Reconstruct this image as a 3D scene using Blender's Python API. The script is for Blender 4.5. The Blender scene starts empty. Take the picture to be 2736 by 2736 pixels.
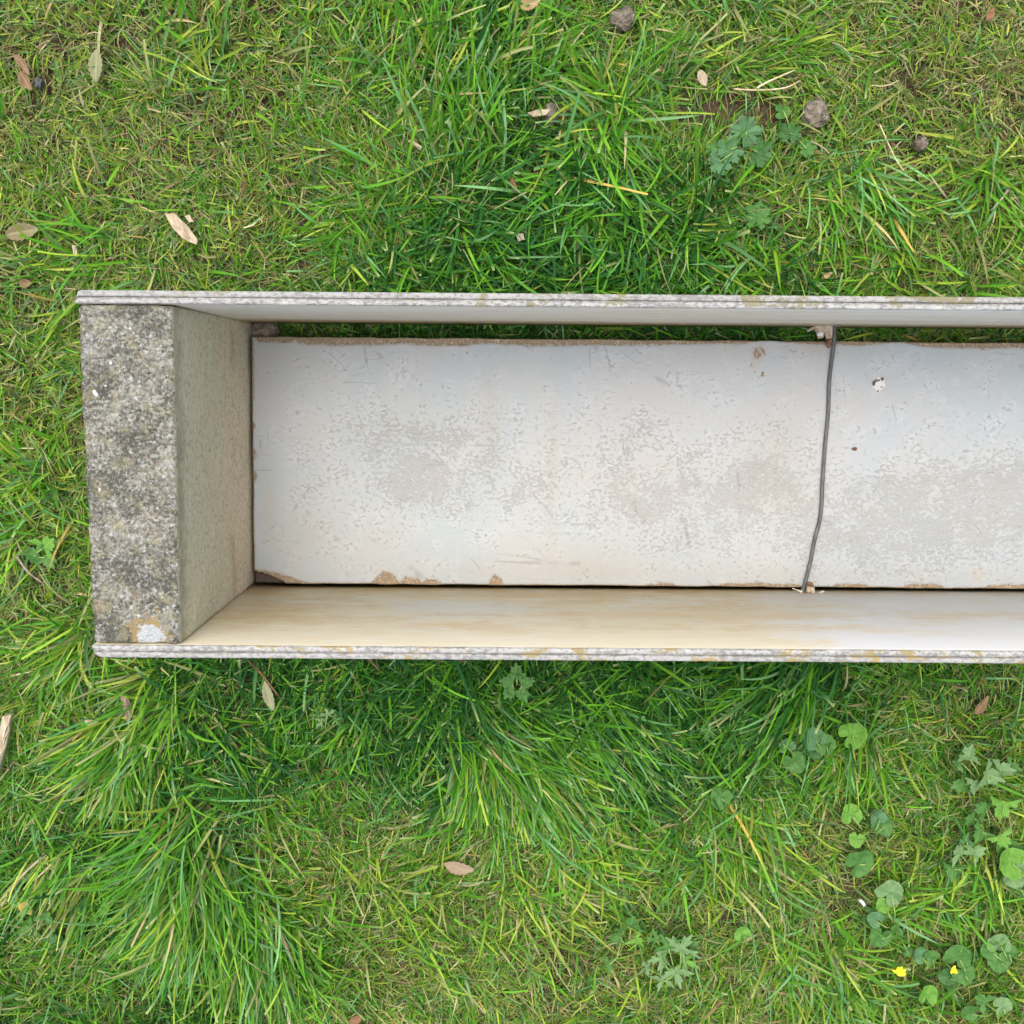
import bpy, bmesh, math, random
import numpy as np
from mathutils import Vector, Matrix
rnd = random.Random(7)
rng = np.random.default_rng(11)
SC = bpy.context.scene
COL = SC.collection
# ------------------------------------------------------------------ camera, light, exposure
ZC = 1.11; TILT = math.radians(7.7); ROLL = math.radians(.42)
cam = bpy.data.cameras.new("camera"); cam.sensor_width = 36; cam.lens = 36.05
cam.clip_start = .02; cam.clip_end = 300
co = bpy.data.objects.new("camera", cam); COL.objects.link(co)
CM = Matrix.Rotation(-TILT, 3, 'X') @ Matrix.Rotation(ROLL, 3, 'Z')
co.matrix_world = Matrix.Translation((0, 0, ZC)) @ CM.to_4x4()
SC.camera = co
SUN_EL = math.radians(73); SUN_AZ = math.radians(-28)      # azimuth from +Y towards +X
w = bpy.data.worlds.new("World"); SC.world = w; w.use_nodes = True
wn = w.node_tree; sky = wn.nodes.new('ShaderNodeTexSky'); sky.sky_type = 'NISHITA'
sky.sun_disc = False; sky.sun_elevation = SUN_EL; sky.sun_rotation = SUN_AZ
sky.air_density = 1.0; sky.dust_density = 6.0; sky.ozone_density = .6
bg = wn.nodes['Background']; bg.inputs[1].default_value = .15
wn.links.new(sky.outputs[0], bg.inputs[0])
sl = bpy.data.lights.new("sun", 'SUN'); sl.energy = 1.6; sl.angle = math.radians(80); sl.color = (1, .985, .96)
so = bpy.data.objects.new("sun", sl); COL.objects.link(so)
sd = Vector((math.sin(SUN_AZ) * math.cos(SUN_EL), math.cos(SUN_AZ) * math.cos(SUN_EL), math.sin(SUN_EL)))
so.rotation_euler = sd.to_track_quat('Z', 'Y').to_euler()
SC.view_settings.view_transform = 'Standard'; SC.view_settings.look = 'None'
SC.view_settings.gamma = 1; SC.view_settings.exposure = 0.66

# ------------------------------------------------------------------ helpers
def at(px, py, z):
    """photo point (2736 px frame) -> place on the horizontal plane at height z"""
    d = CM @ Vector(((px - 1368) / 2740, -(py - 1368) / 2740, -1)); t = (z - ZC) / d.z
    return Vector((d.x * t, d.y * t, z))
def dt(x, y, z):                       # the same from the 1932 px preview
    return at(x * 1.41615, y * 1.41615, z)
def tag(o, label=None, cat=None, group=None, kind=None):
    if label: o['label'] = label
    if cat: o['category'] = cat
    if group: o['group'] = group
    if kind: o['kind'] = kind
    return o
def empty(name, loc=(0, 0, 0)):
    o = bpy.data.objects.new(name, None); o.location = loc; o.empty_display_size = .02
    COL.objects.link(o); return o
def link(name, me, mat, parent=None, smooth=True):
    if mat and not me.materials: me.materials.append(mat)
    if smooth: me.polygons.foreach_set('use_smooth', [True] * len(me.polygons))
    o = bpy.data.objects.new(name, me); COL.objects.link(o)
    if parent:
        o.parent = parent; o.location = -Vector(parent.location)
    return o
def quads_mesh(name, V, Q):
    me = bpy.data.meshes.new(name)
    me.vertices.add(len(V)); me.vertices.foreach_set('co', np.ascontiguousarray(V, dtype=np.float32).ravel())
    Q = np.ascontiguousarray(Q, dtype=np.int32)
    me.loops.add(Q.size); me.loops.foreach_set('vertex_index', Q.ravel())
    me.polygons.add(len(Q)); me.polygons.foreach_set('loop_start', np.arange(0, Q.size, 4, dtype=np.int32))
    me.update(calc_edges=True); return me
def set_col(me, C, name='col'):
    a = me.color_attributes.new(name, 'FLOAT_COLOR', 'POINT')
    if C.shape[1] == 3: C = np.concatenate([C, np.ones((len(C), 1))], 1)
    a.data.foreach_set('color', C.astype(np.float32).ravel())
def vnoise(x, y, s, seed=0):
    """smooth value noise 0..1"""
    x = np.asarray(x) * s + 1000 + seed * 17.3; y = np.asarray(y) * s + 1000 + seed * 9.1
    xi = np.floor(x).astype(np.int64); yi = np.floor(y).astype(np.int64); fx = x - xi; fy = y - yi
    fx = fx * fx * (3 - 2 * fx); fy = fy * fy * (3 - 2 * fy)
    def h(a, b):
        n = (a * 374761393 + b * 668265263 + seed * 974711) & 0xffffffff
        n = ((n ^ (n >> 13)) * 1274126177) & 0xffffffff
        return ((n ^ (n >> 16)) & 0xffff) / 65535.
    return (h(xi, yi) * (1 - fx) + h(xi + 1, yi) * fx) * (1 - fy) + (h(xi, yi + 1) * (1 - fx) + h(xi + 1, yi + 1) * fx) * fy
def fbm(x, y, s, seed=0, o=4):
    r = 0; a = .5; t = 0
    for i in range(o): r = r + a * vnoise(x, y, s * 2 ** i, seed + i * 5); t += a; a *= .55
    return r / t

class MT:
    """small node-graph helper"""
    def __init__(s, name, rough=.6, spec=.3):
        s.m = bpy.data.materials.new(name); s.m.use_nodes = True; s.t = s.m.node_tree
        s.b = s.t.nodes['Principled BSDF']; s.b.inputs['Roughness'].default_value = rough
        s.b.inputs['Specular IOR Level'].default_value = spec
        s.co = s.t.nodes.new('ShaderNodeTexCoord').outputs['Object']
        s.sep = s.t.nodes.new('ShaderNodeSeparateXYZ'); s.t.links.new(s.co, s.sep.inputs[0])
    def _in(s, sock, v):
        if v is None: return
        if hasattr(v, 'is_linked') or isinstance(v, bpy.types.NodeSocket): s.t.links.new(v, sock)
        elif isinstance(v, (tuple, list)) and len(v) == 3 and sock.type == 'RGBA': sock.default_value = (*v, 1)
        else: sock.default_value = v
    def scale(s, k):
        n = s.t.nodes.new('ShaderNodeVectorMath'); n.operation = 'MULTIPLY'
        s.t.links.new(s.co, n.inputs[0]); n.inputs[1].default_value = k; return n.outputs[0]
    def noise(s, sc, det=5, rough=.55, vec=None, dist=0.):
        n = s.t.nodes.new('ShaderNodeTexNoise'); s.t.links.new(vec or s.co, n.inputs['Vector'])
        n.inputs['Scale'].default_value = sc; n.inputs['Detail'].default_value = det
        n.inputs['Roughness'].default_value = rough; n.inputs['Distortion'].default_value = dist
        return n.outputs['Fac']
    def voro(s, sc, out='Distance', vec=None, feat='F1'):
        n = s.t.nodes.new('ShaderNodeTexVoronoi'); n.feature = feat; s.t.links.new(vec or s.co, n.inputs['Vector'])
        n.inputs['Scale'].default_value = sc; return n.outputs[out]
    def ramp(s, v, a, b, inv=False):
        n = s.t.nodes.new('ShaderNodeMapRange'); n.interpolation_type = 'SMOOTHSTEP'; s._in(n.inputs[0], v)
        n.inputs[1].default_value = a; n.inputs[2].default_value = b
        if inv: n.inputs[3].default_value = 1; n.inputs[4].default_value = 0
        return n.outputs[0]
    def math(s, op, a, b=None):
        n = s.t.nodes.new('ShaderNodeMath'); n.operation = op; s._in(n.inputs[0], a); s._in(n.inputs[1], b); return n.outputs[0]
    def mix(s, f, a, b, mode='MIX'):
        n = s.t.nodes.new('ShaderNodeMix'); n.data_type = 'RGBA'; n.blend_type = mode
        s._in(n.inputs[0], f); s._in(n.inputs[6], a); s._in(n.inputs[7], b); return n.outputs[2]
    def attr(s, name, out='Color'):
        n = s.t.nodes.new('ShaderNodeAttribute'); n.attribute_name = name; return n.outputs[out]
    def chan(s, c):
        n = s.t.nodes.new('ShaderNodeSeparateColor'); s.t.links.new(c, n.inputs[0]); return n.outputs
    def bump(s, h, dist, strength=1., prev=None):
        n = s.t.nodes.new('ShaderNodeBump'); s._in(n.inputs['Height'], h); n.inputs['Distance'].default_value = dist
        n.inputs['Strength'].default_value = strength
        if prev: s.t.links.new(prev, n.inputs['Normal'])
        return n.outputs[0]
    def done(s, col, nor=None, rough=None):
        s._in(s.b.inputs['Base Color'], col)
        if nor: s.t.links.new(nor, s.b.inputs['Normal'])
        if rough is not None: s._in(s.b.inputs['Roughness'], rough)
        return s.m
def leafy(name, trans=.3, rough=.45, spec=.35, bumpy=True):
    m = MT(name, rough, spec); c = m.attr('col')
    t = m.t.nodes.new('ShaderNodeBsdfTranslucent'); m.t.links.new(c, t.inputs[0])
    mx = m.t.nodes.new('ShaderNodeMixShader'); mx.inputs[0].default_value = trans
    m.t.links.new(m.b.outputs[0], mx.inputs[1]); m.t.links.new(t.outputs[0], mx.inputs[2])
    m.t.links.new(mx.outputs[0], m.t.nodes['Material Output'].inputs[0])
    m.done(c, m.bump(m.noise(900, 2), .0006, .5) if bumpy else None); return m.m

# ------------------------------------------------------------------ materials
def mat_soil():
    m = MT('soil', .95, .1); n = m.noise(30, 8, .65); n2 = m.noise(260, 5, .7)
    c = m.mix(m.ramp(n, .35, .65), (.045, .030, .018), (.11, .078, .05))
    c = m.mix(m.ramp(n2, .45, .7), c, (.15, .115, .075))
    g = m.mix(m.ramp(m.noise(14, 6), .35, .65), (.035, .07, .014), (.09, .11, .025))
    g = m.mix(m.ramp(n2, .3, .75), (.02, .035, .008), g)
    ln = m.t.nodes.new('ShaderNodeVectorMath'); ln.operation = 'LENGTH'; m.t.links.new(m.co, ln.inputs[0])
    c = m.mix(m.ramp(ln.outputs['Value'], 1.3, 1.9), c, g)
    return m.done(c, m.bump(m.math('ADD', n, m.math('MULTIPLY', n2, .5)), .012, .9))
def mat_concrete():
    m = MT('weathered_concrete', .95, .12)
    x, y, z = m.sep.outputs
    big = m.noise(26, 6, .65); mid = m.noise(75, 5, .6, dist=.4)
    v = m.t.nodes.new('ShaderNodeTexVoronoi'); m.t.links.new(m.co, v.inputs['Vector']); v.inputs['Scale'].default_value = 400
    vc = m.chan(v.outputs['Color']); n2 = m.noise(380, 6, .8)
    # weathered top: light grains in dark grime
    top = m.mix(vc[0], (.23, .225, .175), (.54, .535, .455))
    top = m.mix(m.math('MULTIPLY', m.ramp(vc[1], .90, .96), .7), top, (.72, .72, .70))
    top = m.mix(m.math('MULTIPLY', m.ramp(vc[2], .93, .97), .45), top, (.46, .30, .13))
    grime = m.math('MULTIPLY', m.ramp(m.math('ADD', n2, m.math('MULTIPLY', m.math('SUBTRACT', big, .5), .62)), .43, .58), .84)
    top = m.mix(grime, top, (.080, .082, .066))
    top = m.mix(m.math('MULTIPLY', m.ramp(m.math('ADD', m.noise(30, 6, .7), m.math('MULTIPLY', n2, .3)), .73, .84), .8), top, (.66, .65, .62))
    top = m.mix(m.math('MULTIPLY', m.ramp(mid, .52, .66), .5), top, (.43, .40, .23))
    top = m.mix(m.math('MULTIPLY', m.ramp(m.noise(60, 5, .6, m.scale((1, 1, 1.7))), .70, .76), .8), top, (.42, .27, .11))
    top = m.mix(m.math('MULTIPLY', m.ramp(m.noise(210, 3, .6), .66, .72), .8), top, (.035, .035, .03))
    # the white paint splash near the lower corner, ochre lichen round it
    def blob(cx, cy, r, nz):
        a = m.math('SUBTRACT', x, cx); b = m.math('SUBTRACT', y, cy)
        d = m.math('SQRT', m.math('ADD', m.math('MULTIPLY', a, a), m.math('MULTIPLY', m.math('MULTIPLY', b, b), 1.4)))
        return m.math('ADD', m.math('DIVIDE', d, r), m.math('MULTIPLY', m.math('SUBTRACT', nz, .5), 1.9))
    nz = m.noise(150, 5, .65)
    p = dt(280, 1199, .27)
    top = m.mix(m.math('MULTIPLY', m.ramp(m.ramp(blob(p.x, p.y + .003, .0185, m.noise(110, 4)), .8, 1.1, True), .3, .7), m.ramp(nz, .42, .55)), top, (.42, .32, .15))
    top = m.mix(m.ramp(blob(p.x + .001, p.y - .001, .0125, nz), .85, 1.05, True), top, (.60, .635, .62))
    p = dt(186, 1145, .27)
    top = m.mix(m.math('MULTIPLY', m.ramp(blob(p.x, p.y, .008, nz), .5, 1.3, True), .45), top, (.42, .33, .19))
    # inner face, cast smooth: green film above, brown tide line below
    st = m.noise(7, 5, .6, m.scale((1, .35, 3)))
    inn = m.mix(m.ramp(m.math('ADD', z, m.math('MULTIPLY', m.math('SUBTRACT', st, .5), .16)), .06, .19), (.66, .57, .41), (.56, .525, .37))
    inn = m.mix(m.math('MULTIPLY', m.ramp(m.noise(9, 4, .6, m.scale((1, 1, 2.5))), .5, .66), .6), inn, (.58, .60, .46))
    zz = m.math('ABSOLUTE', m.math('SUBTRACT', m.math('ADD', z, m.math('MULTIPLY', m.math('SUBTRACT', m.noise(10, 3), .5), .03)), .095))
    inn = m.mix(m.math('MULTIPLY', m.math('MULTIPLY', m.ramp(zz, 0, .018, True), m.ramp(m.noise(12, 4), .42, .6)), .55), inn, (.34, .215, .13))
    sp = m.noise(230, 5, .75)
    inn = m.mix(m.math('MULTIPLY', m.ramp(sp, .50, .62), .62), inn, (.27, .26, .17))
    inn = m.mix(m.math('MULTIPLY', m.ramp(m.voro(330, 'Color'), .93, .97), .6), inn, (.55, .52, .44))
    inn = m.mix(m.math('MULTIPLY', m.ramp(m.math('ADD', z, m.math('MULTIPLY', m.noise(60, 3), .05)), .262, .292), .55), inn, (.17, .18, .11))
    geo = m.t.nodes.new('ShaderNodeNewGeometry'); sn = m.t.nodes.new('ShaderNodeSeparateXYZ'); m.t.links.new(geo.outputs['True Normal'], sn.inputs[0])
    f = m.ramp(m.math('ADD', sn.outputs[2], m.math('MULTIPLY', m.math('SUBTRACT', n2, .5), .5)), .42, .7)
    side = m.ramp(x, -.30, -.29)
    c = m.mix(f, m.mix(side, m.mix(.5, top, inn), inn), top)
    h = m.math('ADD', m.math('MULTIPLY', v.outputs['Distance'], m.math('MULTIPLY', f, -1.)), m.math('MULTIPLY', n2, m.math('ADD', m.math('MULTIPLY', f, 1.6), .35)))
    return m.done(c, m.bump(h, .0026, .9))
def mat_board():
    m = MT('aged_white_board', .5, .35)
    x, y, z = m.sep.outputs
    fib = m.noise(90, 7, .72, m.scale((.16, 1, 1.3))); st = m.noise(13, 8, .75, m.scale((.6, 1, 1.3)), .5)
    fine = m.noise(170, 5, .6, m.scale((.2, 1, 1)))
    # faces: cream to ochre staining that fades to clean white towards the right
    lower = m.ramp(y, -.1, -.05, True)                        # 1 on the lower board
    xs = m.math('ADD', x, m.math('MULTIPLY', m.math('SUBTRACT', st, .5), .5))
    left = m.ramp(xs, .20, .34, True)
    white = m.mix(fib, (.84, .84, .815), (.89, .89, .87))
    cream = m.mix(m.ramp(fib, .3, .75), (.84, .73, .47), (.89, .83, .64))
    ochre = m.mix(fine, (.76, .54, .26), (.84, .70, .42))
    zz = m.math('ADD', z, m.math('MULTIPLY', m.math('SUBTRACT', st, .5), .12))
    fl = m.mix(m.math('MULTIPLY', left, .95), white, cream)
    band = m.math('MULTIPLY', m.ramp(m.math('ABSOLUTE', m.math('SUBTRACT', zz, .115)), .02, .075, True), m.ramp(m.noise(9, 8, .8, m.scale((.8, 1, 2)), .6), .42, .54, True))
    fl = m.mix(m.math('MULTIPLY', band, .85), fl, m.mix(fib, (.80, .79, .73), (.87, .865, .82)))
    band2 = m.math('MULTIPLY', m.ramp(m.math('ABSOLUTE', m.math('SUBTRACT', zz, .155)), .0, .035, True), m.math('MULTIPLY', m.ramp(m.noise(10, 7, .75, m.scale((.6, 1, 1.5)), .5), .42, .56), .75))
    fl = m.mix(band2, fl, ochre)
    fl = m.mix(m.math('MULTIPLY', m.ramp(zz, .025, .06, True), m.ramp(xs, .36, .60, True)), fl, ochre)
    up = m.mix(m.ramp(fib, .35, .7), (.82, .81, .745), (.88, .875, .83))
    up = m.mix(m.math('MULTIPLY', m.ramp(m.noise(24, 5, .6, m.scale((.14, 1, 2.5))), .48, .62), .6), up, (.74, .63, .43))
    up = m.mix(m.math('MULTIPLY', m.ramp(m.math('ADD', z, m.math('MULTIPLY', m.math('SUBTRACT', fib, .5), .08)), .045, .10, True), .85), up, (.52, .38, .19))
    c = m.mix(lower, up, fl)
    mot = m.noise(34, 8, .78, m.scale((.5, 1, .9)), .3); big = m.noise(9, 5, .6, m.scale((.6, 1, 2.4)), .5)
    c = m.mix(m.math('MULTIPLY', m.math('MULTIPLY', m.ramp(m.math('ADD', mot, m.math('MULTIPLY', m.math('SUBTRACT', big, .5), .9)), .40, .64), m.ramp(zz, .17, .27, True)), m.math('MULTIPLY', lower, m.math('ADD', m.math('MULTIPLY', left, .42), .16))), c, (.72, .50, .21))
    c = m.mix(m.math('MULTIPLY', m.math('MULTIPLY', m.ramp(m.noise(120, 7, .8, m.scale((.35, 1, 1)), .4), .50, .62), m.ramp(big, .50, .40, True)), .45), c, (.89, .88, .85))
    c = m.mix(m.math('MULTIPLY', m.ramp(m.noise(240, 5, .8, m.scale((.3, 1, 1))), .60, .70), .30), c, (.50, .44, .34))
    dk = m.noise(70, 2, .5, m.scale((.22, 1, 1)))
    c = m.mix(m.math('MULTIPLY', m.ramp(dk, .80, .83), .8), c, (.22, .20, .17))
    # rim on top: pale paint with grey algae, a grimy seam and ochre lichen
    rim = m.mix(m.noise(220, 5, .6), (.28, .285, .27), (.44, .445, .43))
    g1 = m.noise(28, 8, .85, m.scale((.6, 2.5, 1)), .4); g2 = m.noise(330, 5, .7, m.scale((.6, 1, 1)))
    rim = m.mix(m.math('MULTIPLY', m.ramp(m.math('ADD', g1, m.math('MULTIPLY', m.math('SUBTRACT', g2, .5), 1.7)), .47, .60), .88), rim, (.175, .175, .165))
    yc = m.math('ABSOLUTE', m.math('SUBTRACT', m.math('ABSOLUTE', m.math('ADD', y, .0880)), .1462))
    rim = m.mix(m.math('MULTIPLY', m.ramp(yc, .0003, .0022, True), m.math('MULTIPLY', m.ramp(m.math('ADD', g2, m.math('MULTIPLY', m.math('SUBTRACT', m.noise(11, 3), .5), .8)), .40, .6), .7)), rim, (.11, .11, .105))
    inn_ = m.ramp(m.math('ABSOLUTE', m.math('ADD', y, .0880)), .1425, .1455, True)
    rim = m.mix(m.math('MULTIPLY', inn_, m.ramp(m.noise(70, 6, .8, m.scale((.5, 1, 1))), .34, .52, True)), rim, (.47, .47, .44)); rim = m.mix(m.math('MULTIPLY', m.math('SUBTRACT', 1., inn_), .25), rim, (.24, .24, .215))
    lic = m.math('ADD', m.noise(62, 4, .6, m.scale((.55, .9, 1)), .5), m.math('MULTIPLY', m.math('SUBTRACT', m.noise(420, 3), .5), .30))
    lic = m.math('MULTIPLY', m.ramp(lic, .545, .60), m.ramp(x, -.34, -.16))
    rim = m.mix(m.math('MULTIPLY', lic, .9), rim, m.mix(m.math('MULTIPLY', lower, m.noise(120, 3)), (.20, .185, .10), (.38, .27, .08)))
    f = m.ramp(m.math('ADD', z, m.math('MULTIPLY', m.math('SUBTRACT', g1, .5), .004)), .2660, .2672)
    c = m.mix(f, c, rim)
    return m.done(c, m.bump(m.math('ADD', m.math('MULTIPLY', fib, .3), m.math('MULTIPLY', m.math('MULTIPLY', g2, f), 1.)), .0009, .6), m.math('ADD', m.math('MULTIPLY', f, .35), .45))
def mat_panel():
    m = MT('worn_painted_hardboard', .62, .3)
    a = m.chan(m.attr('wear')); peel, flake, stain = a[0], a[1], a[2]
    x, y, z = m.sep.outputs
    n1 = m.noise(10, 6, .6, dist=.4); n2 = m.noise(48, 6, .62); n3 = m.noise(300, 8, .8, m.scale((.75, 1, 1)), .3)
    c = m.mix(m.ramp(n1, .38, .62), (.34, .38, .395), (.37, .385, .385))
    c = m.mix(m.math('MULTIPLY', m.ramp(n2, .45, .65), .5), c, (.425, .455, .47))
    c = m.mix(m.math('MULTIPLY', stain, m.math('ADD', m.math('MULTIPLY', n2, .9), .15)), c, (.34, .315, .255))
    # worn specks where the paint skin has gone
    t = m.math('ADD', m.math('MULTIPLY', flake, .135), m.math('ADD', m.math('MULTIPLY', m.math('SUBTRACT', n2, .5), .35), n3))
    fm = m.ramp(t, .585, .65)
    c = m.mix(m.math('MULTIPLY', fm, m.math('ADD', m.math('MULTIPLY', n2, .9), .02)), c, m.mix(n1, (.225, .235, .235), (.27, .255, .22)))
    rimf = m.math('MULTIPLY', m.ramp(t, .575, .60), m.math('SUBTRACT', 1., fm))
    c = m.mix(m.math('MULTIPLY', rimf, .45), c, (.50, .52, .52))
    t2 = m.noise(420, 3, .7)
    c = m.mix(m.math('MULTIPLY', m.ramp(t2, .68, .76), .35), c, (.22, .215, .205))
    c = m.mix(m.math('MULTIPLY', m.ramp(m.noise(330, 3, .8, m.scale((.6, 1, 1)), 1.), .54, .68), m.math('ADD', m.math('MULTIPLY', flake, .40), .14)), c, (.22, .215, .195))
    # hairline scratches
    for ang, sc_, th in ((.05, 3, .007), (1.45, 2.2, .006), (.7, 2.6, .006)):
        r = m.t.nodes.new('ShaderNodeVectorRotate'); r.rotation_type = 'Z_AXIS'; m.t.links.new(m.co, r.inputs[0]); r.inputs['Angle'].default_value = ang
        k = m.t.nodes.new('ShaderNodeVectorMath'); k.operation = 'MULTIPLY'; m.t.links.new(r.outputs[0], k.inputs[0]); k.inputs[1].default_value = (1, 14, 1)
        s = m.math('ABSOLUTE', m.math('SUBTRACT', m.noise(sc_, 1, .3, k.outputs[0]), .5))
        msk = m.ramp(m.noise(17 + ang * 5, 3), .56, .63)
        c = m.mix(m.math('MULTIPLY', m.math('MULTIPLY', m.ramp(s, .0, th, True), msk), .42), c, (.19, .185, .175))
    # torn fibre core
    core = m.mix(m.noise(420, 4, .75, m.scale((1, .6, 1))), (.16, .11, .06), (.37, .295, .195))
    core = m.mix(m.ramp(m.noise(600, 2, .6, m.scale((.8, .5, 1)), 1.5), .56, .64), core, (.50, .44, .33))
    pm = m.ramp(m.math('ADD', peel, m.math('MULTIPLY', m.math('SUBTRACT', m.noise(300, 5, .7, m.scale((1, .5, 1)), .6), .5), 1.3)), .42, .55)
    c = m.mix(m.math('MULTIPLY', m.ramp(peel, .05, .45), .35), c, (.38, .31, .21))
    c = m.mix(pm, c, core)
    c = m.mix(m.ramp(m.attr('deep', 'Fac'), .4, .6), c, (.085, .065, .05))
    h = m.math('ADD', m.math('MULTIPLY', fm, -.35), m.math('MULTIPLY', m.math('MULTIPLY', pm, m.noise(500, 4, .7)), 2.))
    return m.done(c, m.bump(h, .0008, .7), m.math('ADD', m.math('MULTIPLY', pm, .3), .55))
def simple(name, a, b, sc, rough=.7, bd=.001, spec=.25, vec=None, lo=.35, hi=.65):
    m = MT(name, rough, spec); n = m.noise(sc, 5, .6, m.scale(vec) if vec else None)
    return m.done(m.mix(m.ramp(n, lo, hi), a, b), m.bump(n, bd, .7))
M_SOIL = mat_soil(); M_CONC = mat_concrete(); M_BOARD = mat_board(); M_PANEL = mat_panel()
M_GRASS = leafy('grass_blade', .30, .5, .22, False)
M_LEAF = leafy('weed_leaf', .18, .55, .25)
M_DRY = leafy('dry_leaf', .12, .75, .2)
M_WIRE = simple('grey_cable_sheath', (.055, .062, .066), (.15, .16, .16), 160, .55, .0004, .4, (1, .35, 1), .3, .8)
M_CHIP = simple('pale_wood', (.30, .235, .15), (.52, .45, .33), 130, .85, .0012, .2, (1, .25, 1))
M_TWIG = simple('brown_twig', (.10, .055, .035), (.26, .14, .08), 160, .85, .001)
M_STRAW = simple('straw', (.42, .33, .18), (.62, .53, .34), 90, .7, .0006)
M_FOAM = simple('torn_board_core', (.33, .25, .16), (.52, .46, .37), 150, .85, .0015)
M_FILL = simple('white_filler', (.52, .52, .50), (.68, .68, .66), 80, .8, .0006)
M_DARK = simple('dark_cavity', (.03, .03, .03), (.16, .15, .14), 500, .9, .0005)
M_CLOD = simple('dried_mud', (.10, .085, .065), (.22, .19, .15), 120, .95, .003)
M_SEED = simple('brown_seed', (.06, .03, .02), (.16, .08, .05), 300, .6, .0004)
M_YEL = simple('yellow_petal', (.80, .58, .01), (.90, .72, .03), 200, .45, .0003)
M_STEM = simple('green_stem', (.14, .25, .05), (.30, .42, .12), 120, .5, .0005)
M_PEB = simple('white_pebble', (.50, .49, .45), (.66, .66, .64), 200, .6, .0004)

# ------------------------------------------------------------------ ground sheet (reaches the horizon)
XM, XP = -.3528, 1.02                          # planter ends
def ground_z(x, y):
    x = np.asarray(x, float); y = np.asarray(y, float)
    d = np.clip((np.hypot(x, y) - 1.2) / 1.0, 0, 1)
    return (fbm(x, y, 7, 3) - .5) * .016 * (1 - d) + (fbm(x, y, 55, 9, 3) - .5) * .006 * (1 - d) - .004
def axis_vals(c, h, st, far):
    a = list(np.arange(c - h, c + h + 1e-6, st)); g = st
    lo, hi = a[0], a[-1]; L = []; H = []
    while hi < c + far: g *= 1.6; hi += g; H.append(hi); lo -= g; L.append(lo)
    return np.array(L[::-1] + a + H)
gx = axis_vals(0, 1.3, .008, 120); gy = axis_vals(-.1, 1.3, .008, 120)
X, Y = np.meshgrid(gx, gy); Zg = ground_z(X, Y)
V = np.stack([X.ravel(), Y.ravel(), Zg.ravel()], 1); nx, ny = len(gx), len(gy)
ii = (np.arange(ny - 1)[:, None] * nx + np.arange(nx - 1)[None]).ravel()
tag(link('ground', quads_mesh('ground', V, np.stack([ii, ii + 1, ii + nx + 1, ii + nx], 1)), M_SOIL), kind='structure')

# ------------------------------------------------------------------ the planter
PL = empty('planter', (XM, -.0875, 0))
tag(PL, 'long white board planter with grey concrete end block, lying open in the grass', 'planter')
def grid_box(x0, x1, y0, y1, z0, z1, st, disp):
    """box of small quads, welded, every vertex moved by disp(V)"""
    bm = bmesh.new(); nx = max(1, round((x1 - x0) / st)); ny = max(1, round((y1 - y0) / st)); nz = max(1, round((z1 - z0) / st))
    gx = np.linspace(x0, x1, nx + 1); gy = np.linspace(y0, y1, ny + 1); gz = np.linspace(z0, z1, nz + 1)
    Vs = []; Qs = []; base = 0
    def face(A, B, f, flip):
        nonlocal base
        a, b = np.meshgrid(A, B, indexing='ij'); P = f(a.ravel(), b.ravel()); n, k = len(A), len(B)
        i = (np.arange(n - 1)[:, None] * k + np.arange(k - 1)[None]).ravel() + base
        q = np.stack([i, i + k, i + k + 1, i + 1], 1); Qs.append(q[:, ::-1] if flip else q); Vs.append(P); base += len(P)
    for zz, fl in ((z0, True), (z1, False)): face(gx, gy, lambda a, b, zz=zz: np.stack([a, b, a * 0 + zz], 1), fl)
    for yy, fl in ((y0, False), (y1, True)): face(gx, gz, lambda a, b, yy=yy: np.stack([a, a * 0 + yy, b], 1), fl)
    for xx, fl in ((x0, True), (x1, False)): face(gy, gz, lambda a, b, xx=xx: np.stack([a * 0 + xx, a, b], 1), fl)
    V = np.concatenate(Vs); Q = np.concatenate(Qs)
    key = np.round(V * 1e6).astype(np.int64); _, idx, inv = np.unique(key, axis=0, return_index=True, return_inverse=True)
    V = V[idx]; Q = inv.reshape(-1)[Q]; bm.free()
    return disp(V), Q
def block(x0, x1, inner_skew):
    y0, y1, z0, z1 = -.2285, .0525, .012, .268
    def disp(V):
        c = np.array([(x0 + x1) / 2, (y0 + y1) / 2, (z0 + z1) / 2]); hs = np.array([(x1 - x0) / 2, (y1 - y0) / 2, (z1 - z0) / 2])
        L = (V - c); r = .0035                       # rounded arrises
        q = np.abs(L) - (hs - r); s = np.sign(L); cl = np.maximum(q, 0); n = np.linalg.norm(cl, axis=1, keepdims=True)
        sc = np.where(n > r, r / np.maximum(n, 1e-9), 1); P = c + s * (np.minimum(np.abs(L), hs - r) + cl * sc)
        N = s * (cl / np.maximum(n, 1e-9)); N = np.where(n > 1e-6, N, 0)
        t = (V[:, 2] > z1 - .0045)[:, None]
        d = (fbm(P[:, 0] + P[:, 2] * 1.7, P[:, 1] + P[:, 2] * .6, 160, 4, 4) - .5) * np.where(t[:, 0], np.where(np.abs(L[:, 0]) > hs[0] - .002, .0026, .0036), .0012)
        d += (fbm(P[:, 0], P[:, 1] + P[:, 2], 30, 8, 2) - .5) * .0012
        P = P + N * d[:, None]
        P[:, 0] += np.where(L[:, 0] * inner_skew > 0, .0, 0) + (np.where(L[:, 0] > 0, 1, 0) if inner_skew > 0 else np.where(L[:, 0] < 0, 1, 0)) * (P[:, 1] + .0875) * .0135
        # ragged arris where the cast face meets the boards
        return P
    return quads_mesh('end_block', *grid_box(x0, x1, y0, y1, z0, z1, .0022, disp))
B1 = link('end_block', block(-.3522, -.2770, 1), M_CONC, PL)
B2 = link('end_block', block(.945, 1.0194, -1), M_CONC, PL)
B1['label'] = 'mottled grey concrete end block with a white paint splash'
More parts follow.
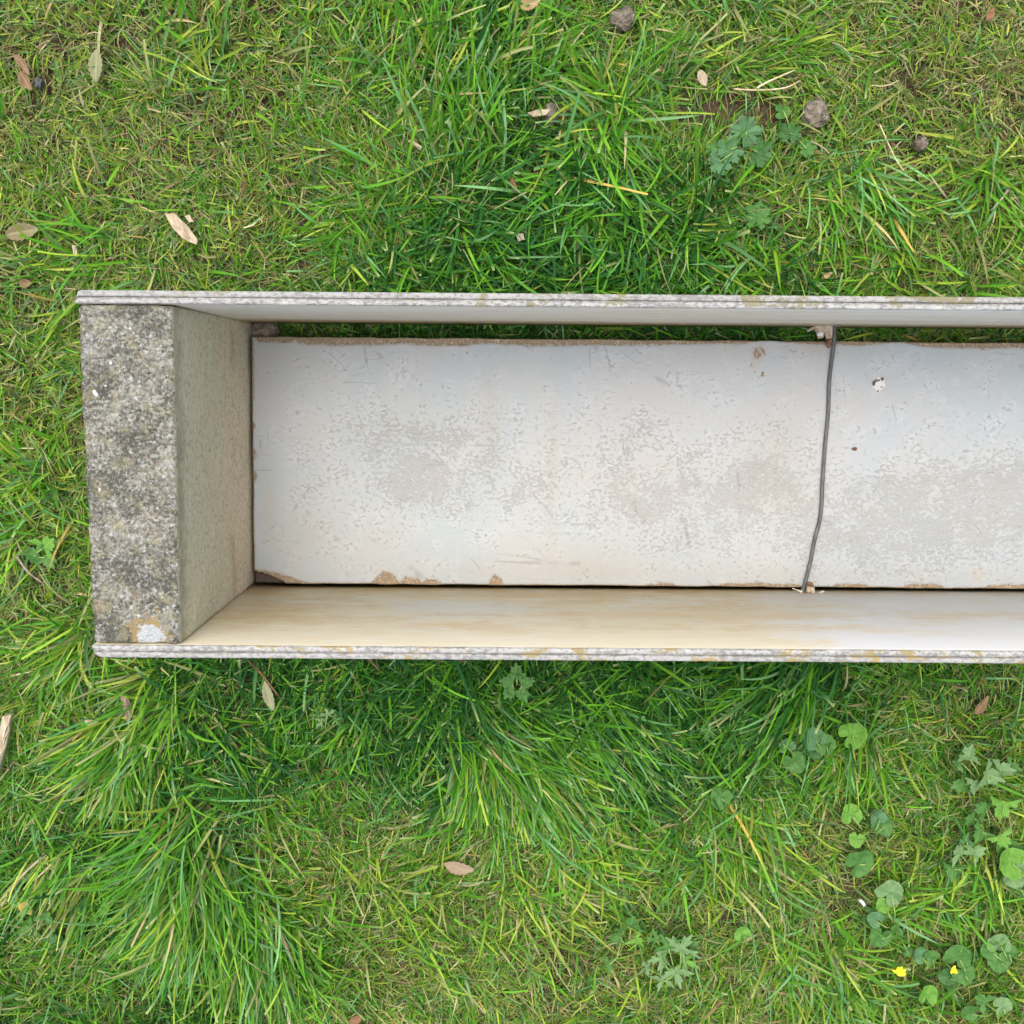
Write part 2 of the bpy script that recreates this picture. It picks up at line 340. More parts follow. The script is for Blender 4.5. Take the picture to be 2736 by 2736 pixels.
def pebble(px, py, r, el, mat=M_PEB):
    p = dt(px, py, .2685); bm = bmesh.new(); bmesh.ops.create_icosphere(bm, subdivisions=2, radius=1)
    for v in bm.verts:
        v.co *= 1 + .25 * (rnd.random() - .5)
        v.co = Vector((v.co.x * r, v.co.y * r * el, v.co.z * r * .6))
    bmesh.ops.rotate(bm, verts=bm.verts, matrix=Matrix.Rotation(rnd.random() * 1.2 - .3, 3, 'Z'))
    bmesh.ops.translate(bm, verts=bm.verts, vec=p); me = bpy.data.meshes.new('pebble'); bm.to_mesh(me); bm.free()
    o = link('pebble', me, mat); o.parent = B1; return o
for a in ((180, 742, .0020, 1.7), (209, 685, .0012, 1.2), (188, 924, .0011, 1.4), (262, 1162, .0013, 1.1), (199, 728, .0009, 1.1), (246, 620, .0008, 1.3)):
    pebble(*a)

def board(name, yin_top, yin_bot, yout, rad_out, side):
    """side +1: the upper board of the photo (outside towards +Y)"""
    z0, z1 = .016, .2700; n = 180; P = []
    # plan profile of a board: inner face, rounded ends, outer face, with a seam groove on top
    xs = np.linspace(XM, XP, 500); th = abs(yout - yin_top)
    rows = []
    prof = [(0, z0), (0, .262), (0, z1 - .0012), (.0008, z1 - .0003), (.0016, z1), (.0045, z1), (.0049, z1 - .0004), (.0051, z1 - .0022), (.0055, z1 - .0022),
            (.0057, z1 - .0004), (.0061, z1), (th - .0012, z1), (th - .0004, z1 - .0004), (th, z1 - .0014), (th, .262), (th, z0)]
    V = []; k = len(prof)
    for x in xs:
        ex = min(x - XM, XP - x); ins = 0
        if ex < rad_out: ins = rad_out - math.sqrt(max(0, rad_out ** 2 - (rad_out - ex) ** 2))
        for o, z in prof:
            yi = yin_bot + (yin_top - yin_bot) * (z - z0) / (z1 - z0)
            oo = min(o, th - ins * (th * .9 / rad_out)) if o > th * .1 else o
            y = yi + side * oo
            wob = (vnoise(x, 0, 30, 2 + side) - .5) * .0006 if z > .26 else 0
            if z > .266: wob += (vnoise(x, o * 30, 260, 5) - .5) * .0004
            V.append((x, y + (vnoise(x, 1, 3, 4) - .5) * .0012 * side, z + wob))
    V = np.array(V); Q = []
    for i in range(len(xs) - 1):
        for j in range(k):
            a, b = i * k + j, i * k + (j + 1) % k; Q.append((a, b, b + k, a + k) if side > 0 else (a, a + k, b + k, b))
    me = quads_mesh(name, V, np.array(Q))
    bm = bmesh.new(); bm.from_mesh(me)
    bm.verts.ensure_lookup_table()
    for e in (list(range(k)), list(range(len(V) - k, len(V)))):
        try: bm.faces.new([bm.verts[i] for i in e])
        except ValueError: pass
    bmesh.ops.recalc_face_normals(bm, faces=bm.faces); bm.to_mesh(me); bm.free()
    o = link(name, me, M_BOARD, PL, False); return o
SU = board('side_board', .0532, .0502, .0638, .005, 1)
SL = board('side_board', -.2292, -.2278, -.2398, .0105, -1)

# the loose base panel
PZ = .0335
def panel():
    st = .0015; x0, x1, y0, y1 = -.2712, .944, -.2246, .0357
    xs = np.linspace(x0, x1, int((x1 - x0) / st)); ys = np.linspace(y0, y1, int((y1 - y0) / st))
    X, Y = np.meshgrid(xs, ys); nx, ny = len(xs), len(ys)
    sq = 1 - np.clip((X - x0) / .03, 0, 1)
    Xw = X + (Y - y1) * .016 * sq + (vnoise(Y, 3, 80) - .5) * .0006 * sq
    Yw = Y - (X - x0) * .0012 * (Y > -.1) + (vnoise(X, 1, 60) - .5) * .0008 * (np.abs(Y - (y0 + y1) / 2) > .128)
    peel = np.zeros_like(X); deep = np.zeros_like(X)
    dtop = y1 - Y; dbot = Y - y0; dl = X - x0
    # torn strip along the far edge
    wdt = .0105 + .0045 * (fbm(X, 0, 22, 3) - .5) * 2
    on = np.interp(X[0], [-.27, -.262, -.232, -.226, -.222, -.15, -.03, .10, .135, .17, .20, .235, .26, .30, .36, .40, .45, .6], [0, 1, 1, .35, 1, 1, 1, 1, .75, .55, .5, .55, .1, .35, .5, .2, .8, .85])[None, :]
    on = on * (.75 + .5 * vnoise(X, 2, 25, 6))
    peel = np.maximum(peel, np.clip(1.1 - dtop / (wdt * np.clip(on, .02, 1)), 0, 1) * np.clip(on * 2.2, 0, 1))
    # near edge: thin stain with torn patches
    hb = .0012 + .0022 * vnoise(X, 5, 20, 2)
    for cx, wd, h, k in ((-.135, .012, .0085, 1), (-.108, .010, .006, 1), (-.085, .009, .0055, 1), (-.016, .0065, .0085, 1), (.16, .02, .002, .8), (.245, .03, .0026, .8), (.29, .03, .0022, .8), (.36, .02, .003, .7), (.44, .02, .003, .8), (.56, .05, .004, .8)):
        hb = hb + 1.45 * h * np.exp(-((X - cx) / wd) ** 4) * (.55 + .9 * vnoise(X * 1 + Y * .6, 0, 260, 3)) * k
    peel = np.maximum(peel, np.clip(1.15 - dbot / hb, 0, 1) * (.5 + .5 * (hb > .004)))
    # near-left corner: fibres pulled up, wedge snapped off
    cr = np.clip(1.2 - dbot / np.interp(dl[0], [0, .018, .045, .06], [.0195, .0165, .0045, 0])[None, :].clip(1e-4), 0, 1)
    peel = np.maximum(peel, cr)
    deep = (dbot < np.interp(dl[0], [0, .012, .03], [.0125, .0095, 0])[None, :]).astype(float)
    # left edge: thin brown lip and three chips
    wl = .0018 * (Y > -.03) + .0003
    for py, h, wd in ((803, .0035, .004), (857, .0045, .0055), (898, .0045, .005)):
        wl = wl + h * np.exp(-((Y - dt(480, py, PZ).y) / wd) ** 4)
    peel = np.maximum(peel, np.clip(1.2 - dl / wl, 0, 1))
    # scuffs by the far edge
    for px, py, r, k in ((1432, 665, .010, 1.), (1440, 705, .0035, .9), (1845, 1083, .008, .7), (1420, 690, .006, .6)):
        c = dt(px, py, PZ); d = np.hypot((X - c.x), (Y - c.y) * .8) / r
        s = vnoise((X * .85 + Y * .5), 0, 700, 8) * .8 + .4
        peel = np.maximum(peel, np.clip(1.3 - d, 0, 1) * s * k * .62)
    # where the paint has worn to specks, and where damp has yellowed it
    def gs(lst, X, Y):
        r = 0
        for px, py, sx, sy, a in lst:
            c = dt(px, py, PZ); r = r + a * np.exp(-(((X - c.x) / sx) ** 2 + ((Y - c.y) / sy) ** 2))
        return r
    fl = .12 + gs([(800, 850, .09, .045, .9), (880, 930, .10, .03, .7), (1250, 960, .10, .045, 1.), (1180, 820, .09, .035, .45), (1450, 900, .05, .05, .7), (1650, 1000, .12, .05, .8), (1850, 950, .12, .06, .7), (620, 950, .05, .05, .3), (2100, 950, .2, .06, .7)], X, Y)
    fl = np.clip(fl * (.45 + fbm(X, Y, 30, 5)) - .15, 0, 1)
    stn = gs([(1480, 880, .035, .06, .75), (1180, 890, .10, .03, .45), (760, 800, .05, .03, .4), (925, 800, .012, .05, .6), (1040, 900, .006, .09, .6), (560, 1020, .04, .05, .5), (510, 950, .008, .05, .6), (740, 1020, .03, .02, .4), (1560, 640, .05, .02, .35), (1380, 650, .05, .012, .3), (1540, 655, .03, .008, .5), (1700, 930, .08, .03, .3), (1100, 1050, .15, .02, .4), (500, 700, .03, .03, .35), (1020, 1080, .2, .012, .5), (1650, 1085, .2, .01, .5)], X, Y)
    stn = np.clip(stn * (.4 + 1.1 * fbm(X, Y, 14, 12)), 0, 1)
    Z = PZ + (fbm(X, Y, 5, 2, 2) - .5) * .0016 - .0009 * (peel > .45) - .0055 * deep
    top = np.stack([Xw.ravel(), Yw.ravel(), Z.ravel()], 1)
    i = (np.arange(ny - 1)[:, None] * nx + np.arange(nx - 1)[None]).ravel(); Q = [np.stack([i, i + 1, i + nx + 1, i + nx], 1)]
    # skirt + underside
    rim = np.concatenate([np.arange(nx), nx * (np.arange(1, ny) + 1) - 1, nx * (ny - 1) + np.arange(nx - 2, -1, -1), nx * np.arange(ny - 2, 0, -1)])
    low = top[rim].copy(); low[:, 2] = PZ - .0085; b = len(top); m_ = len(rim); a = np.arange(m_); nb = (a + 1) % m_
    Q.append(np.stack([rim[a], b + a, b + nb, rim[nb]], 1))
    c4 = [0, nx - 1, nx + ny - 2, 2 * nx + ny - 3]; Q.append(np.array([[b + c4[3], b + c4[2], b + c4[1], b + c4[0]]]))
    me = quads_mesh('base_panel', np.concatenate([top, low]), np.concatenate(Q))
    C = np.stack([peel.ravel(), fl.ravel(), stn.ravel()], 1); C = np.concatenate([C, np.tile([[1, 0, 0]], (m_, 1))])
    set_col(me, C, 'wear'); at_ = me.attributes.new('deep', 'FLOAT', 'POINT'); at_.data.foreach_set('value', np.concatenate([deep.ravel(), np.zeros(m_)]).astype(np.float32))
    return link('base_panel', me, M_PANEL, PL, False)
PN = panel()

def tube(pts, rads, seg=10, sub=6):
    """smooth tube through points"""
    P = [Vector(p) for p in pts]; out = []; R = []
    for i in range(len(P) - 1):
        p0, p1, p2, p3 = P[max(i - 1, 0)], P[i], P[i + 1], P[min(i + 2, len(P) - 1)]
        for s in range(sub):
            t = s / sub
            out.append(.5 * ((2 * p1) + (-p0 + p2) * t + (2 * p0 - 5 * p1 + 4 * p2 - p3) * t * t + (-p0 + 3 * p1 - 3 * p2 + p3) * t ** 3))
            R.append(rads[i] * (1 - t) + rads[i + 1] * t)
    out.append(P[-1]); R.append(rads[-1]); V = []; F = []
    for i, p in enumerate(out):
        d = (out[min(i + 1, len(out) - 1)] - out[max(i - 1, 0)]).normalized(); up = Vector((0, 0, 1)) if abs(d.z) < .9 else Vector((1, 0, 0))
        a = d.cross(up).normalized(); b = a.cross(d)
        for j in range(seg): th = 2 * math.pi * j / seg; V.append(p + (a * math.cos(th) + b * math.sin(th)) * R[i])
    for i in range(len(out) - 1):
        for j in range(seg): k = (j + 1) % seg; F.append((i * seg + j, i * seg + k, (i + 1) * seg + k, (i + 1) * seg + j))
    F.append(tuple(range(seg))[::-1]); F.append(tuple(range((len(out) - 1) * seg, len(out) * seg)))
    me = bpy.data.meshes.new('tube'); me.from_pydata([tuple(v) for v in V], [], F); me.update(); return me
wz = PZ + .0026
wp = [(2231, 855, .042), (2230, 872, .040), (2228, 917, wz + .001), (2221, 970, wz), (2215, 1028, wz), (2213, 1100, wz), (2206, 1173, wz), (2201, 1238, wz), (2197, 1300, wz), (2196, 1338, wz), (2190, 1390, wz), (2176, 1445, wz), (2165, 1503, wz), (2153, 1551, wz + .001), (2147, 1571, wz + .004), (2144, 1577, wz + .006)]
WI = link('tie_wire', tube([at(*p) for p in wp], [.00205] * len(wp), 12), M_WIRE, PL)
def ragged(name, pts, z, th, mat, parent, curl=.0, label=None):
    """small torn flake: a thick, uneven plate from an outline in photo px"""
    P = [at(a, b, z) for a, b in pts]; c = sum(P, Vector()) / len(P); D = []
    for i, p in enumerate(P):
        q = P[(i + 1) % len(P)]
        for t in (0, .5): D.append(p.lerp(q, t) + Vector((rnd.uniform(-1, 1), rnd.uniform(-1, 1), 0)) * .0004)
    n = len(D); V = []
    for s in (1, .55):
        for p in D: v = c.lerp(p, s); V.append((v.x, v.y, v.z + th / 2 + (1 - s) * th * .5 + rnd.uniform(-.3, .3) * th + curl * (p - c).length))
    V.append((c.x, c.y, c.z + th * .8))
    for p in D: V.append((p.x, p.y, p.z - th / 2))
    F = [(j, (j + 1) % n, n + (j + 1) % n, n + j) for j in range(n)] + [(n + j, n + (j + 1) % n, 2 * n) for j in range(n)]
    F += [(2 * n + 1 + j, 2 * n + 1 + (j + 1) % n, (j + 1) % n, j) for j in range(n)] + [tuple(range(3 * n, 2 * n, -1))]
    me = bpy.data.meshes.new(name); me.from_pydata(V, [], F); me.update()
    o = link(name, me, mat, None, False)
    if parent:
        o.parent = parent
        if parent.parent: pass
    return o
# torn core of the boards where the wire goes through
for pts, z, th, m in (([(2168, 868), (2200, 865), (2205, 885), (2198, 902), (2186, 905), (2180, 885)], .040, .004, M_FOAM),
                      ([(2204, 866), (2222, 867), (2223, 903), (2208, 904), (2202, 888)], .043, .004, M_FOAM),
                      ([(2155, 884), (2176, 871), (2180, 876), (2160, 887)], .042, .0015, M_FOAM),
                      ([(2182, 892), (2190, 886), (2200, 890), (2198, 899), (2186, 899)], .046, .002, M_FILL),
                      ([(2206, 905), (2221, 904), (2222, 920), (2214, 930), (2208, 920)], .041, .003, M_TWIG),
                      ([(2236, 868), (2262, 868), (2240, 873)], .038, .001, M_FILL)):
    o = ragged('torn_flake', pts, z, th, m, None); o.parent = SU
for pts, z, th, m in (([(2156, 1564), (2174, 1566), (2176, 1586), (2162, 1590), (2155, 1580)], .044, .005, M_FOAM),
                      ([(2158, 1555), (2172, 1556), (2174, 1566), (2157, 1566)], .047, .003, M_TWIG),
                      ([(2117, 1570), (2145, 1579), (2142, 1583), (2118, 1574)], .044, .001, M_FOAM),
                      ([(2176, 1585), (2200, 1577), (2202, 1580), (2180, 1589)], .044, .001, M_FOAM)):
    o = ragged('torn_flake', pts, z, th, m, None); o.parent = SL
# filled screw hole in the base panel
fo = ragged('filler_patch', [(2338, 1020), (2346, 1006), (2362, 1010), (2364, 1030), (2354, 1042), (2345, 1050), (2338, 1038), (2329, 1032)], PZ + .0006, .0012, M_FILL, None); fo.parent = PN
for pts in ([(2351, 1011), (2358, 1008), (2363, 1013), (2357, 1018)], [(2332, 1020), (2339, 1015), (2352, 1014), (2352, 1016.5), (2339, 1019), (2335, 1031), (2331, 1030)], [(2343, 1045), (2349, 1042), (2347, 1048)], [(2354, 1032), (2358, 1033), (2356, 1037)]):
    o = ragged('hole', pts, PZ + .0021, .0004, M_DARK, None); o.parent = PN
for nm, o in [(c.name, c) for c in list(SU.children) + list(SL.children) + list(PN.children) + list(B1.children)]:
    o.location = Vector((0, 0, 0)); o.matrix_parent_inverse = Matrix.Identity(4)
bpy.context.view_layer.update()
for par in (SU, SL, PN, B1):                    # parents carry the planter's own offset, undo it once
    for ch in par.children: ch.matrix_parent_inverse = par.matrix_world.inverted()

# ------------------------------------------------------------------ leaves, litter, weeds
OCC = []                                       # discs kept mostly clear of blades: x, y, r, z, keep
def colmix(a, b, t): return tuple(a[i] * (1 - t) + b[i] * t for i in range(3))
def strip_leaf(name, c, ang, L, W, z, cols, curl=.15, fold=.25, tip=1., lift=.0, bend=0., holes=0., mat=None, nose=.5):
    """long leaf with midrib; c = centre"""
    n, k = 18, 8; V = []; C = []; a = Vector((math.cos(ang), math.sin(ang), 0)); b = Vector((-a.y, a.x, 0))
    for i in range(n + 1):
        t = i / n; w_ = W / 2 * (math.sin(math.pi * t ** nose * (1 if t < 1 else 1)) ** .75 if 0 < t < 1 else .03) * (1 + .12 * math.sin(i * 2.3 + L * 900))
        for j in range(k + 1):
            u = j / k * 2 - 1
            p = a * ((t - .5) * L) + b * (u * w_ + bend * L * (4 * (t - .5) ** 2 - .5))
            zz = abs(u) * w_ * fold * 2 + curl * L * (t - .5) ** 2 + lift * (t - .5) * L + math.sin(t * 9 + u * 2) * .0006
            V.append((c.x + p.x, c.y + p.y, z + zz)); f = .35 * abs(math.sin(t * 40 + abs(u) * 6)) + .3 * rnd.random() + .35 * (t)
            cc = colmix(cols[0], cols[1], f)
            if abs(u) < .15: cc = colmix(cc, cols[2], .7)
            C.append(cc)
    Q = [(i * (k + 1) + j, i * (k + 1) + j + 1, (i + 1) * (k + 1) + j + 1, (i + 1) * (k + 1) + j) for i in range(n) for j in range(k)]
    me = quads_mesh(name, np.array(V), np.array(Q)); set_col(me, np.array(C)); me.materials.append(mat or M_DRY)
    s = bpy.data.objects.new(name, me)
    for t in (-.3, 0, .3): OCC.append((c.x + a.x * L * t, c.y + a.y * L * t, W * .45, z, .30))
    me.polygons.foreach_set('use_smooth', [True] * len(me.polygons)); COL.objects.link(s)
    sm = s.modifiers.new('thickness', 'SOLIDIFY'); sm.thickness = .0004
    return s
OLV = ((.17, .19, .085), (.26, .27, .14), (.33, .33, .2)); BRN = ((.16, .095, .05), (.28, .19, .11), (.33, .24, .15))
RED = ((.17, .085, .045), (.27, .15, .08), (.24, .13, .07)); TAN = ((.33, .27, .18), (.47, .40, .28), (.43, .36, .24))
YEL = ((.40, .26, .06), (.45, .36, .11), (.38, .31, .12)); DKG = ((.07, .13, .04), (.12, .19, .06), (.16, .23, .09))
R = math.radians
LV = [  # px,py (1932 frame), angle, length, width, z, colours, label
    (181, 124, 88, .034, .0145, .020, OLV, 'greyish olive oval leaf lying flat in thin grass near the top left corner'),
    (42, 122, -52, .026, .008, .017, BRN, 'narrow tan brown leaf curled beside a dark stone near the upper left edge'),
    (49, 153, -60, .022, .011, .013, BRN, 'dull brown leaf half buried just below the narrow curled leaf at upper left'),
    (44, 438, 10, .036, .018, .014, (BRN[0], OLV[1], OLV[2]), 'broad olive brown leaf sunk in the grass at the left edge above the planter'),
    (507, 1313, -75, .036, .0115, .022, (OLV[1], OLV[2], (.40, .38, .2)), 'slim pointed olive leaf beside the reddish twig below the planter'),
    (865, 1636, -14, .036, .0150, .024, (BRN[1], TAN[0], TAN[0]), 'flat pale brown leaf in the bright grass below the middle of the planter'),
    (48, 1712, -50, .021, .0135, .026, YEL, 'orange yellow leaf in long grass near the lower left corner'),
    (672, 1922, 30, .018, .010, .018, RED, 'rust brown curled leaf at the bottom edge of the photo'),
    (970, 350, -70, .016, .006, .020, RED, 'tiny rust brown leaf scrap in the dark grass above the planter'),
    (1095, 448, 62, .034, .0125, .020, DKG, 'dull dark green fallen leaf in the grass just above the planter rim'),
    (1852, 1330, 55, .026, .010, .016, BRN, 'small dry brown leaf in the shaded grass below the planter at right'),
    (1325, 148, -65, .017, .010, .024, TAN, 'cream coloured dry leaf tip above the bare soil patch'),
    (1868, 28, 60, .014, .008, .018, RED, 'small reddish brown leaf in the yellowed grass in the top right corner'),
    (48, 535, 5, .014, .010, .012, BRN, 'brown leaf scrap tucked in bare soil left of the planter corner'),
    (150, 567, 5, .017, .008, .015, BRN, 'brown leaf touching the outer left face of the concrete block near its top'),
    (1000, 8, 20, .022, .013, .022, (YEL[0], TAN[0], TAN[1]), 'crumpled orange tan leaf at the top edge of the photo'),
    (1560, 520, 30, .012, .005, .02, (YEL[0], TAN[0], TAN[1]), 'small orange blade scrap in the grass above the wire end'),
    (1188, 26, 25, .020, .012, .024, (OLV[1], OLV[2], TAN[1]), None)]
for i, (px, py, an, L, W, z, cs, lb) in enumerate(LV):
    if not lb: continue
    o = strip_leaf('fallen_leaf', dt(px, py, z), R(an), L, W, z, cs, curl=rnd.uniform(-.3, .35), fold=rnd.uniform(.08, .3), lift=rnd.uniform(-.1, .1), bend=rnd.uniform(-.08, .08), nose=rnd.uniform(.75, 1.1))
    tag(o, lb, 'leaf', 'fallen leaves in the grass')

def chip(name, pts, z, th, mat, label, cat, keep=.4, tiltz=0):
    o = ragged(name, [(a * 1.41615, b * 1.41615) for a, b in pts], z, th, mat, None, .05)
    c = sum((dt(a, b, z) for a, b in pts), Vector()) / len(pts)
    L = max((dt(a, b, z) - c).length for a, b in pts)
    for a, b in pts + [(sum(p[0] for p in pts) / len(pts), sum(p[1] for p in pts) / len(pts))]:
        p = dt(a, b, z).lerp(c, .3); OCC.append((p.x, p.y, max(.003, L * .28), z, keep))
    return tag(o, label, cat, 'pale wood chips in the grass' if cat == 'wood chip' else None)
chip('wood_chip', [(312, 404), (330, 402), (352, 425), (374, 452), (372, 462), (345, 450), (328, 432)], .024, .003, M_CHIP, 'large splintered cream wood chip in the grass above the concrete block', 'wood chip', .15)
chip('wood_chip', [(349, 408), (358, 405), (366, 418), (358, 420)], .022, .002, M_CHIP, 'small pale splinter right beside the large cream wood chip', 'wood chip')
chip('wood_chip', [(137, 462), (144, 463), (147, 482), (140, 483)], .021, .003, M_CHIP, 'short pale stick end standing in the grass left of the large cream chip', 'wood chip')
chip('wood_chip', [(995, 213), (1015, 208), (1038, 207), (1030, 218), (1006, 222)], .022, .003, M_CHIP, 'pale husk shaped wood chip beside the dark bark above the middle of the planter', 'wood chip')
chip('wood_chip', [(770, 268), (776, 264), (797, 278), (794, 284)], .020, .004, M_CHIP, 'pinkish tan wood chip in the grass above the planter, left of centre', 'wood chip')
chip('wood_chip', [(8, 1349), (24, 1347), (20, 1376), (3, 1440), (-10, 1490), (-8, 1420)], .030, .005, M_CHIP, 'long cream wood splinter cut off by the left edge of the photo', 'wood chip', .05)
chip('wood_chip', [(160, 1358), (190, 1355), (196, 1364), (168, 1369)], .022, .004, M_CHIP, 'short tan wood chip in the grass right of the long splinter', 'wood chip')
chip('wood_chip', [(228, 1310), (240, 1308), (252, 1344), (246, 1368), (236, 1352)], .018, .005, simple('grey_bark', (.16, .12, .08), (.34, .27, .19), 140, .9, .003, .2, (1, .3, 1)), 'greyish brown bark strip standing in the grass below the planter corner', 'wood chip')
chip('wood_chip', [(972, 642 - 650 + 450), (986, 440), (990, 452), (978, 456)], .022, .002, M_CHIP, 'thin cream sliver in the shaded grass above the planter rim', 'wood chip')
chip('stone', [(66, 153), (74, 148), (82, 152), (80, 166), (70, 168)], .012, .006, simple('dark_stone', (.05, .055, .06), (.12, .13, .14), 200, .7, .002), 'small dark blue grey stone between two brown leaves at upper left', 'stone', .05)
chip('stone', [(1619, 1698), (1626, 1697), (1634, 1706), (1630, 1710)], .026, .002, M_FILL, 'tiny bright white stone flake in the grass at lower right', 'stone', .02)

def lump(name, px, py, a, b, z, h, mat, label, cat, keep=.6):
    c = dt(px, py, z); bm = bmesh.new(); bmesh.ops.create_icosphere(bm, subdivisions=5, radius=1)
    for v in bm.verts:
        p = v.co; k = .72 + .55 * float(fbm(p.x * 1. + px, p.y + p.z * .7, 1.6, 3, 4)) + .22 * (float(fbm(p.x + px, p.y + p.z, 7, 5, 3)) - .5)
        v.co = Vector((p.x * a * k * .85, p.y * b * k * .85, p.z * h * k)) + c
    me = bpy.data.meshes.new(name); bm.to_mesh(me); bm.free()
    OCC.append((c.x, c.y, min(a, b) * .9, z + h * .4, keep)); return tag(link(name, me, mat), label, cat)
lump('bark_piece', 1040, 216, .0085, .013, .012, .010, M_CLOD, 'dark crumbly bark piece beside the pale husk above the planter', 'bark')
lump('mud_clod', 1176, 36, .015, .013, .014, .011, M_CLOD, 'smooth pinkish brown mud clod near the top edge of the photo', 'mud clod')
lump('mud_clod', 1538, 215, .017, .018, .006, .012, M_CLOD, 'crumbly grey brown mud clod at the right end of the bare soil', 'mud clod')
lump('mud_clod', 1737, 272, .008, .0085, .010, .009, M_CLOD, 'small round mud clod alone in the yellowed grass at upper right', 'mud clod')
lump('mortar_crumb', 498, 622, .020, .011, .014, .008, simple('old_mortar', (.16, .13, .09), (.36, .31, .23), 160, .95, .002), 'crumbling brown mortar lump in the gap at the inner corner by the concrete block', 'mortar')
def rod(name, pts, z, r, mat, label, cat):
    P = [dt(a, b, z + dz) for a, b, dz in pts]
    o = link(name, tube(P, [r] * (len(P) - 1) + [r * .5], 7, 5), mat)
    for i in range(len(P) - 1):
        for t in (.2, .5, .8): p = P[i].lerp(P[i + 1], t); OCC.append((p.x, p.y, .0022, p.z, .25))
    return tag(o, label, cat)
rod('twig', [(468, 1246, 0), (490, 1268, 0), (508, 1290, -.002), (532, 1322, -.006)], .026, .0012, M_TWIG, 'reddish brown twig poking out from under the planter beside the olive leaf', 'twig')
rod('straw_stalk', [(1428, 166, 0), (1452, 153, .002), (1500, 132, .001)], .026, .0011, M_STRAW, 'pale straight straw stalk above the bare soil patch', 'straw')
rod('straw_stalk', [(1385, 168, 0), (1430, 170, 0), (1480, 166, 0), (1510, 152, 0)], .022, .0009, M_STRAW, 'thinner bent straw stalk lying below the straight pale one', 'straw')
rod('twig', [(32, 1050, 0), (52, 1078, .002), (80, 1100, .0)], .022, .0014, simple('grey_twig', (.17, .14, .10), (.33, .28, .21), 120, .9, .001), 'curved grey brown twig in the grass left of the concrete block', 'twig')
rod('straw_stalk', [(460, 430, 0), (478, 424, .001), (490, 412, 0), (494, 420, 0)], .022, .0008, M_STRAW, 'small kinked straw curl in the grass above the planter, left of centre', 'straw')
rod('straw_stalk', [(1660, 235, 0), (1690, 300, .002), (1712, 330, 0)], .02, .0007, M_STRAW, 'thin bleached straw in the yellowed grass at upper right', 'straw')

# seed husk on the panel
p = dt(1614, 847, PZ + .0012); bm = bmesh.new(); bmesh.ops.create_icosphere(bm, subdivisions=2, radius=1)
for v in bm.verts: v.co = Vector((v.co.x * .0026 * (1.1 - .5 * v.co.x), v.co.y * .0019, v.co.z * .0012)) + p
me = bpy.data.meshes.new('seed'); bm.to_mesh(me); bm.free()
tag(link('seed', me, M_SEED), 'tiny brown seed husk lying on the white base panel right of the wire', 'seed')

def polar_leaf(f, c, ang, size, z, cols, parent, name='leaf', cup=.15, tilt=(0, 0), lobes=3, rings=9, occ=True):
    """leaf blade from a radial outline f(theta) -> 0..1, theta 0 = tip; c = petiole point"""
    n = 120; V = []; C = []
    rx_ = Matrix.Rotation(tilt[0], 3, 'X') @ Matrix.Rotation(tilt[1], 3, 'Y')
    ph = rnd.random() * 6
    for r in range(rings + 1):
        t = r / rings
        for i in range(n):
            th = 2 * math.pi * i / n; rr = f(th) * size * t
            fold = -.10 * abs(math.cos(th * lobes / 2 + math.pi / 2)) * rr if lobes else 0
            v = Vector((rr * math.cos(th + ang), rr * math.sin(th + ang), cup * rr * rr / size + fold + math.sin(th * 3 + ph) * rr * .12 + (vnoise(rr * math.cos(th) * 150 + ph * 9, rr * math.sin(th) * 150, 1, 5) - .5) * .0030 * t))
            v = rx_ @ v; V.append((c.x + v.x, c.y + v.y, z + v.z))
            vein = max(0, math.cos(th * 9)) ** 24 * .35 + (max(0, math.cos(th * (lobes or 5))) ** 40) * .35
            cc = colmix(cols[0], cols[1], min(1, .9 * vnoise(rr * math.cos(th) * 400 + c.x * 900, rr * math.sin(th) * 400, 1, 3) + .2 * t)); C.append(colmix(cc, cols[2], vein * (1 - .4 * t)))
    Q = [(r * n + i, r * n + (i + 1) % n, (r + 1) * n + (i + 1) % n, (r + 1) * n + i) for r in range(rings) for i in range(n)]
    me = quads_mesh(name, np.array(V), np.array(Q)); set_col(me, np.array(C))
    o = link(name, me, M_LEAF, parent); sm = o.modifiers.new('thickness', 'SOLIDIFY'); sm.thickness = .0003
    if occ:
        mid = c + Vector((math.cos(ang), math.sin(ang), 0)) * size * .35; OCC.append((mid.x, mid.y, size * .62, z, .66))
    return o
def wrap(th): return (th + math.pi) % (2 * math.pi) - math.pi
def f_kidney(th):                       # celandine: heart shaped, notch at the stalk
    a = abs(wrap(th)); return .74 + .20 * max(0, math.cos(a * .5)) ** .6 + .07 * math.cos(a * 3) - .42 * math.exp(-((a - math.pi) / .24) ** 2) + .022 * math.cos(a * 9 + 1)
def f_butter(th):                       # three deep toothed lobes
    a = wrap(th); l = abs(math.cos(a * 1.5 * .98)) if abs(a) < 2.1 else .18
    tooth = .10 * math.cos(a * 13) + .07 * math.cos(a * 7 + .4)
    return max(.12, (.30 + .70 * l ** .55) * (.88 + tooth) * (1 if abs(a) < 2.0 else .3))
def f_crane(th):                        # cranesbill: round, cut into seven notched lobes
    a = wrap(th); l = abs(math.cos(a * 3.5)); return max(.1, (.50 + .48 * l ** .45 + .06 * math.cos(a * 21)) * (1 - .55 * math.exp(-((abs(a) - math.pi) / .3) ** 2)))
def f_cut(th):                          # finely cut, narrow lobes
    a = wrap(th); l = abs(math.cos(a * 2.5)); return max(.08, (.22 + .78 * l ** 1.3) * (.86 + .16 * math.cos(a * 19)) * (1 if abs(a) < 2.4 else .35))
def f_clover(th):
    a = wrap(th); return max(.05, abs(math.cos(a * 1.5)) ** .5)
G_MID = ((.050, .145, .030), (.085, .215, .045), (.15, .32, .08)); G_BLUE = ((.065, .165, .065), (.10, .225, .095), (.18, .32, .15))
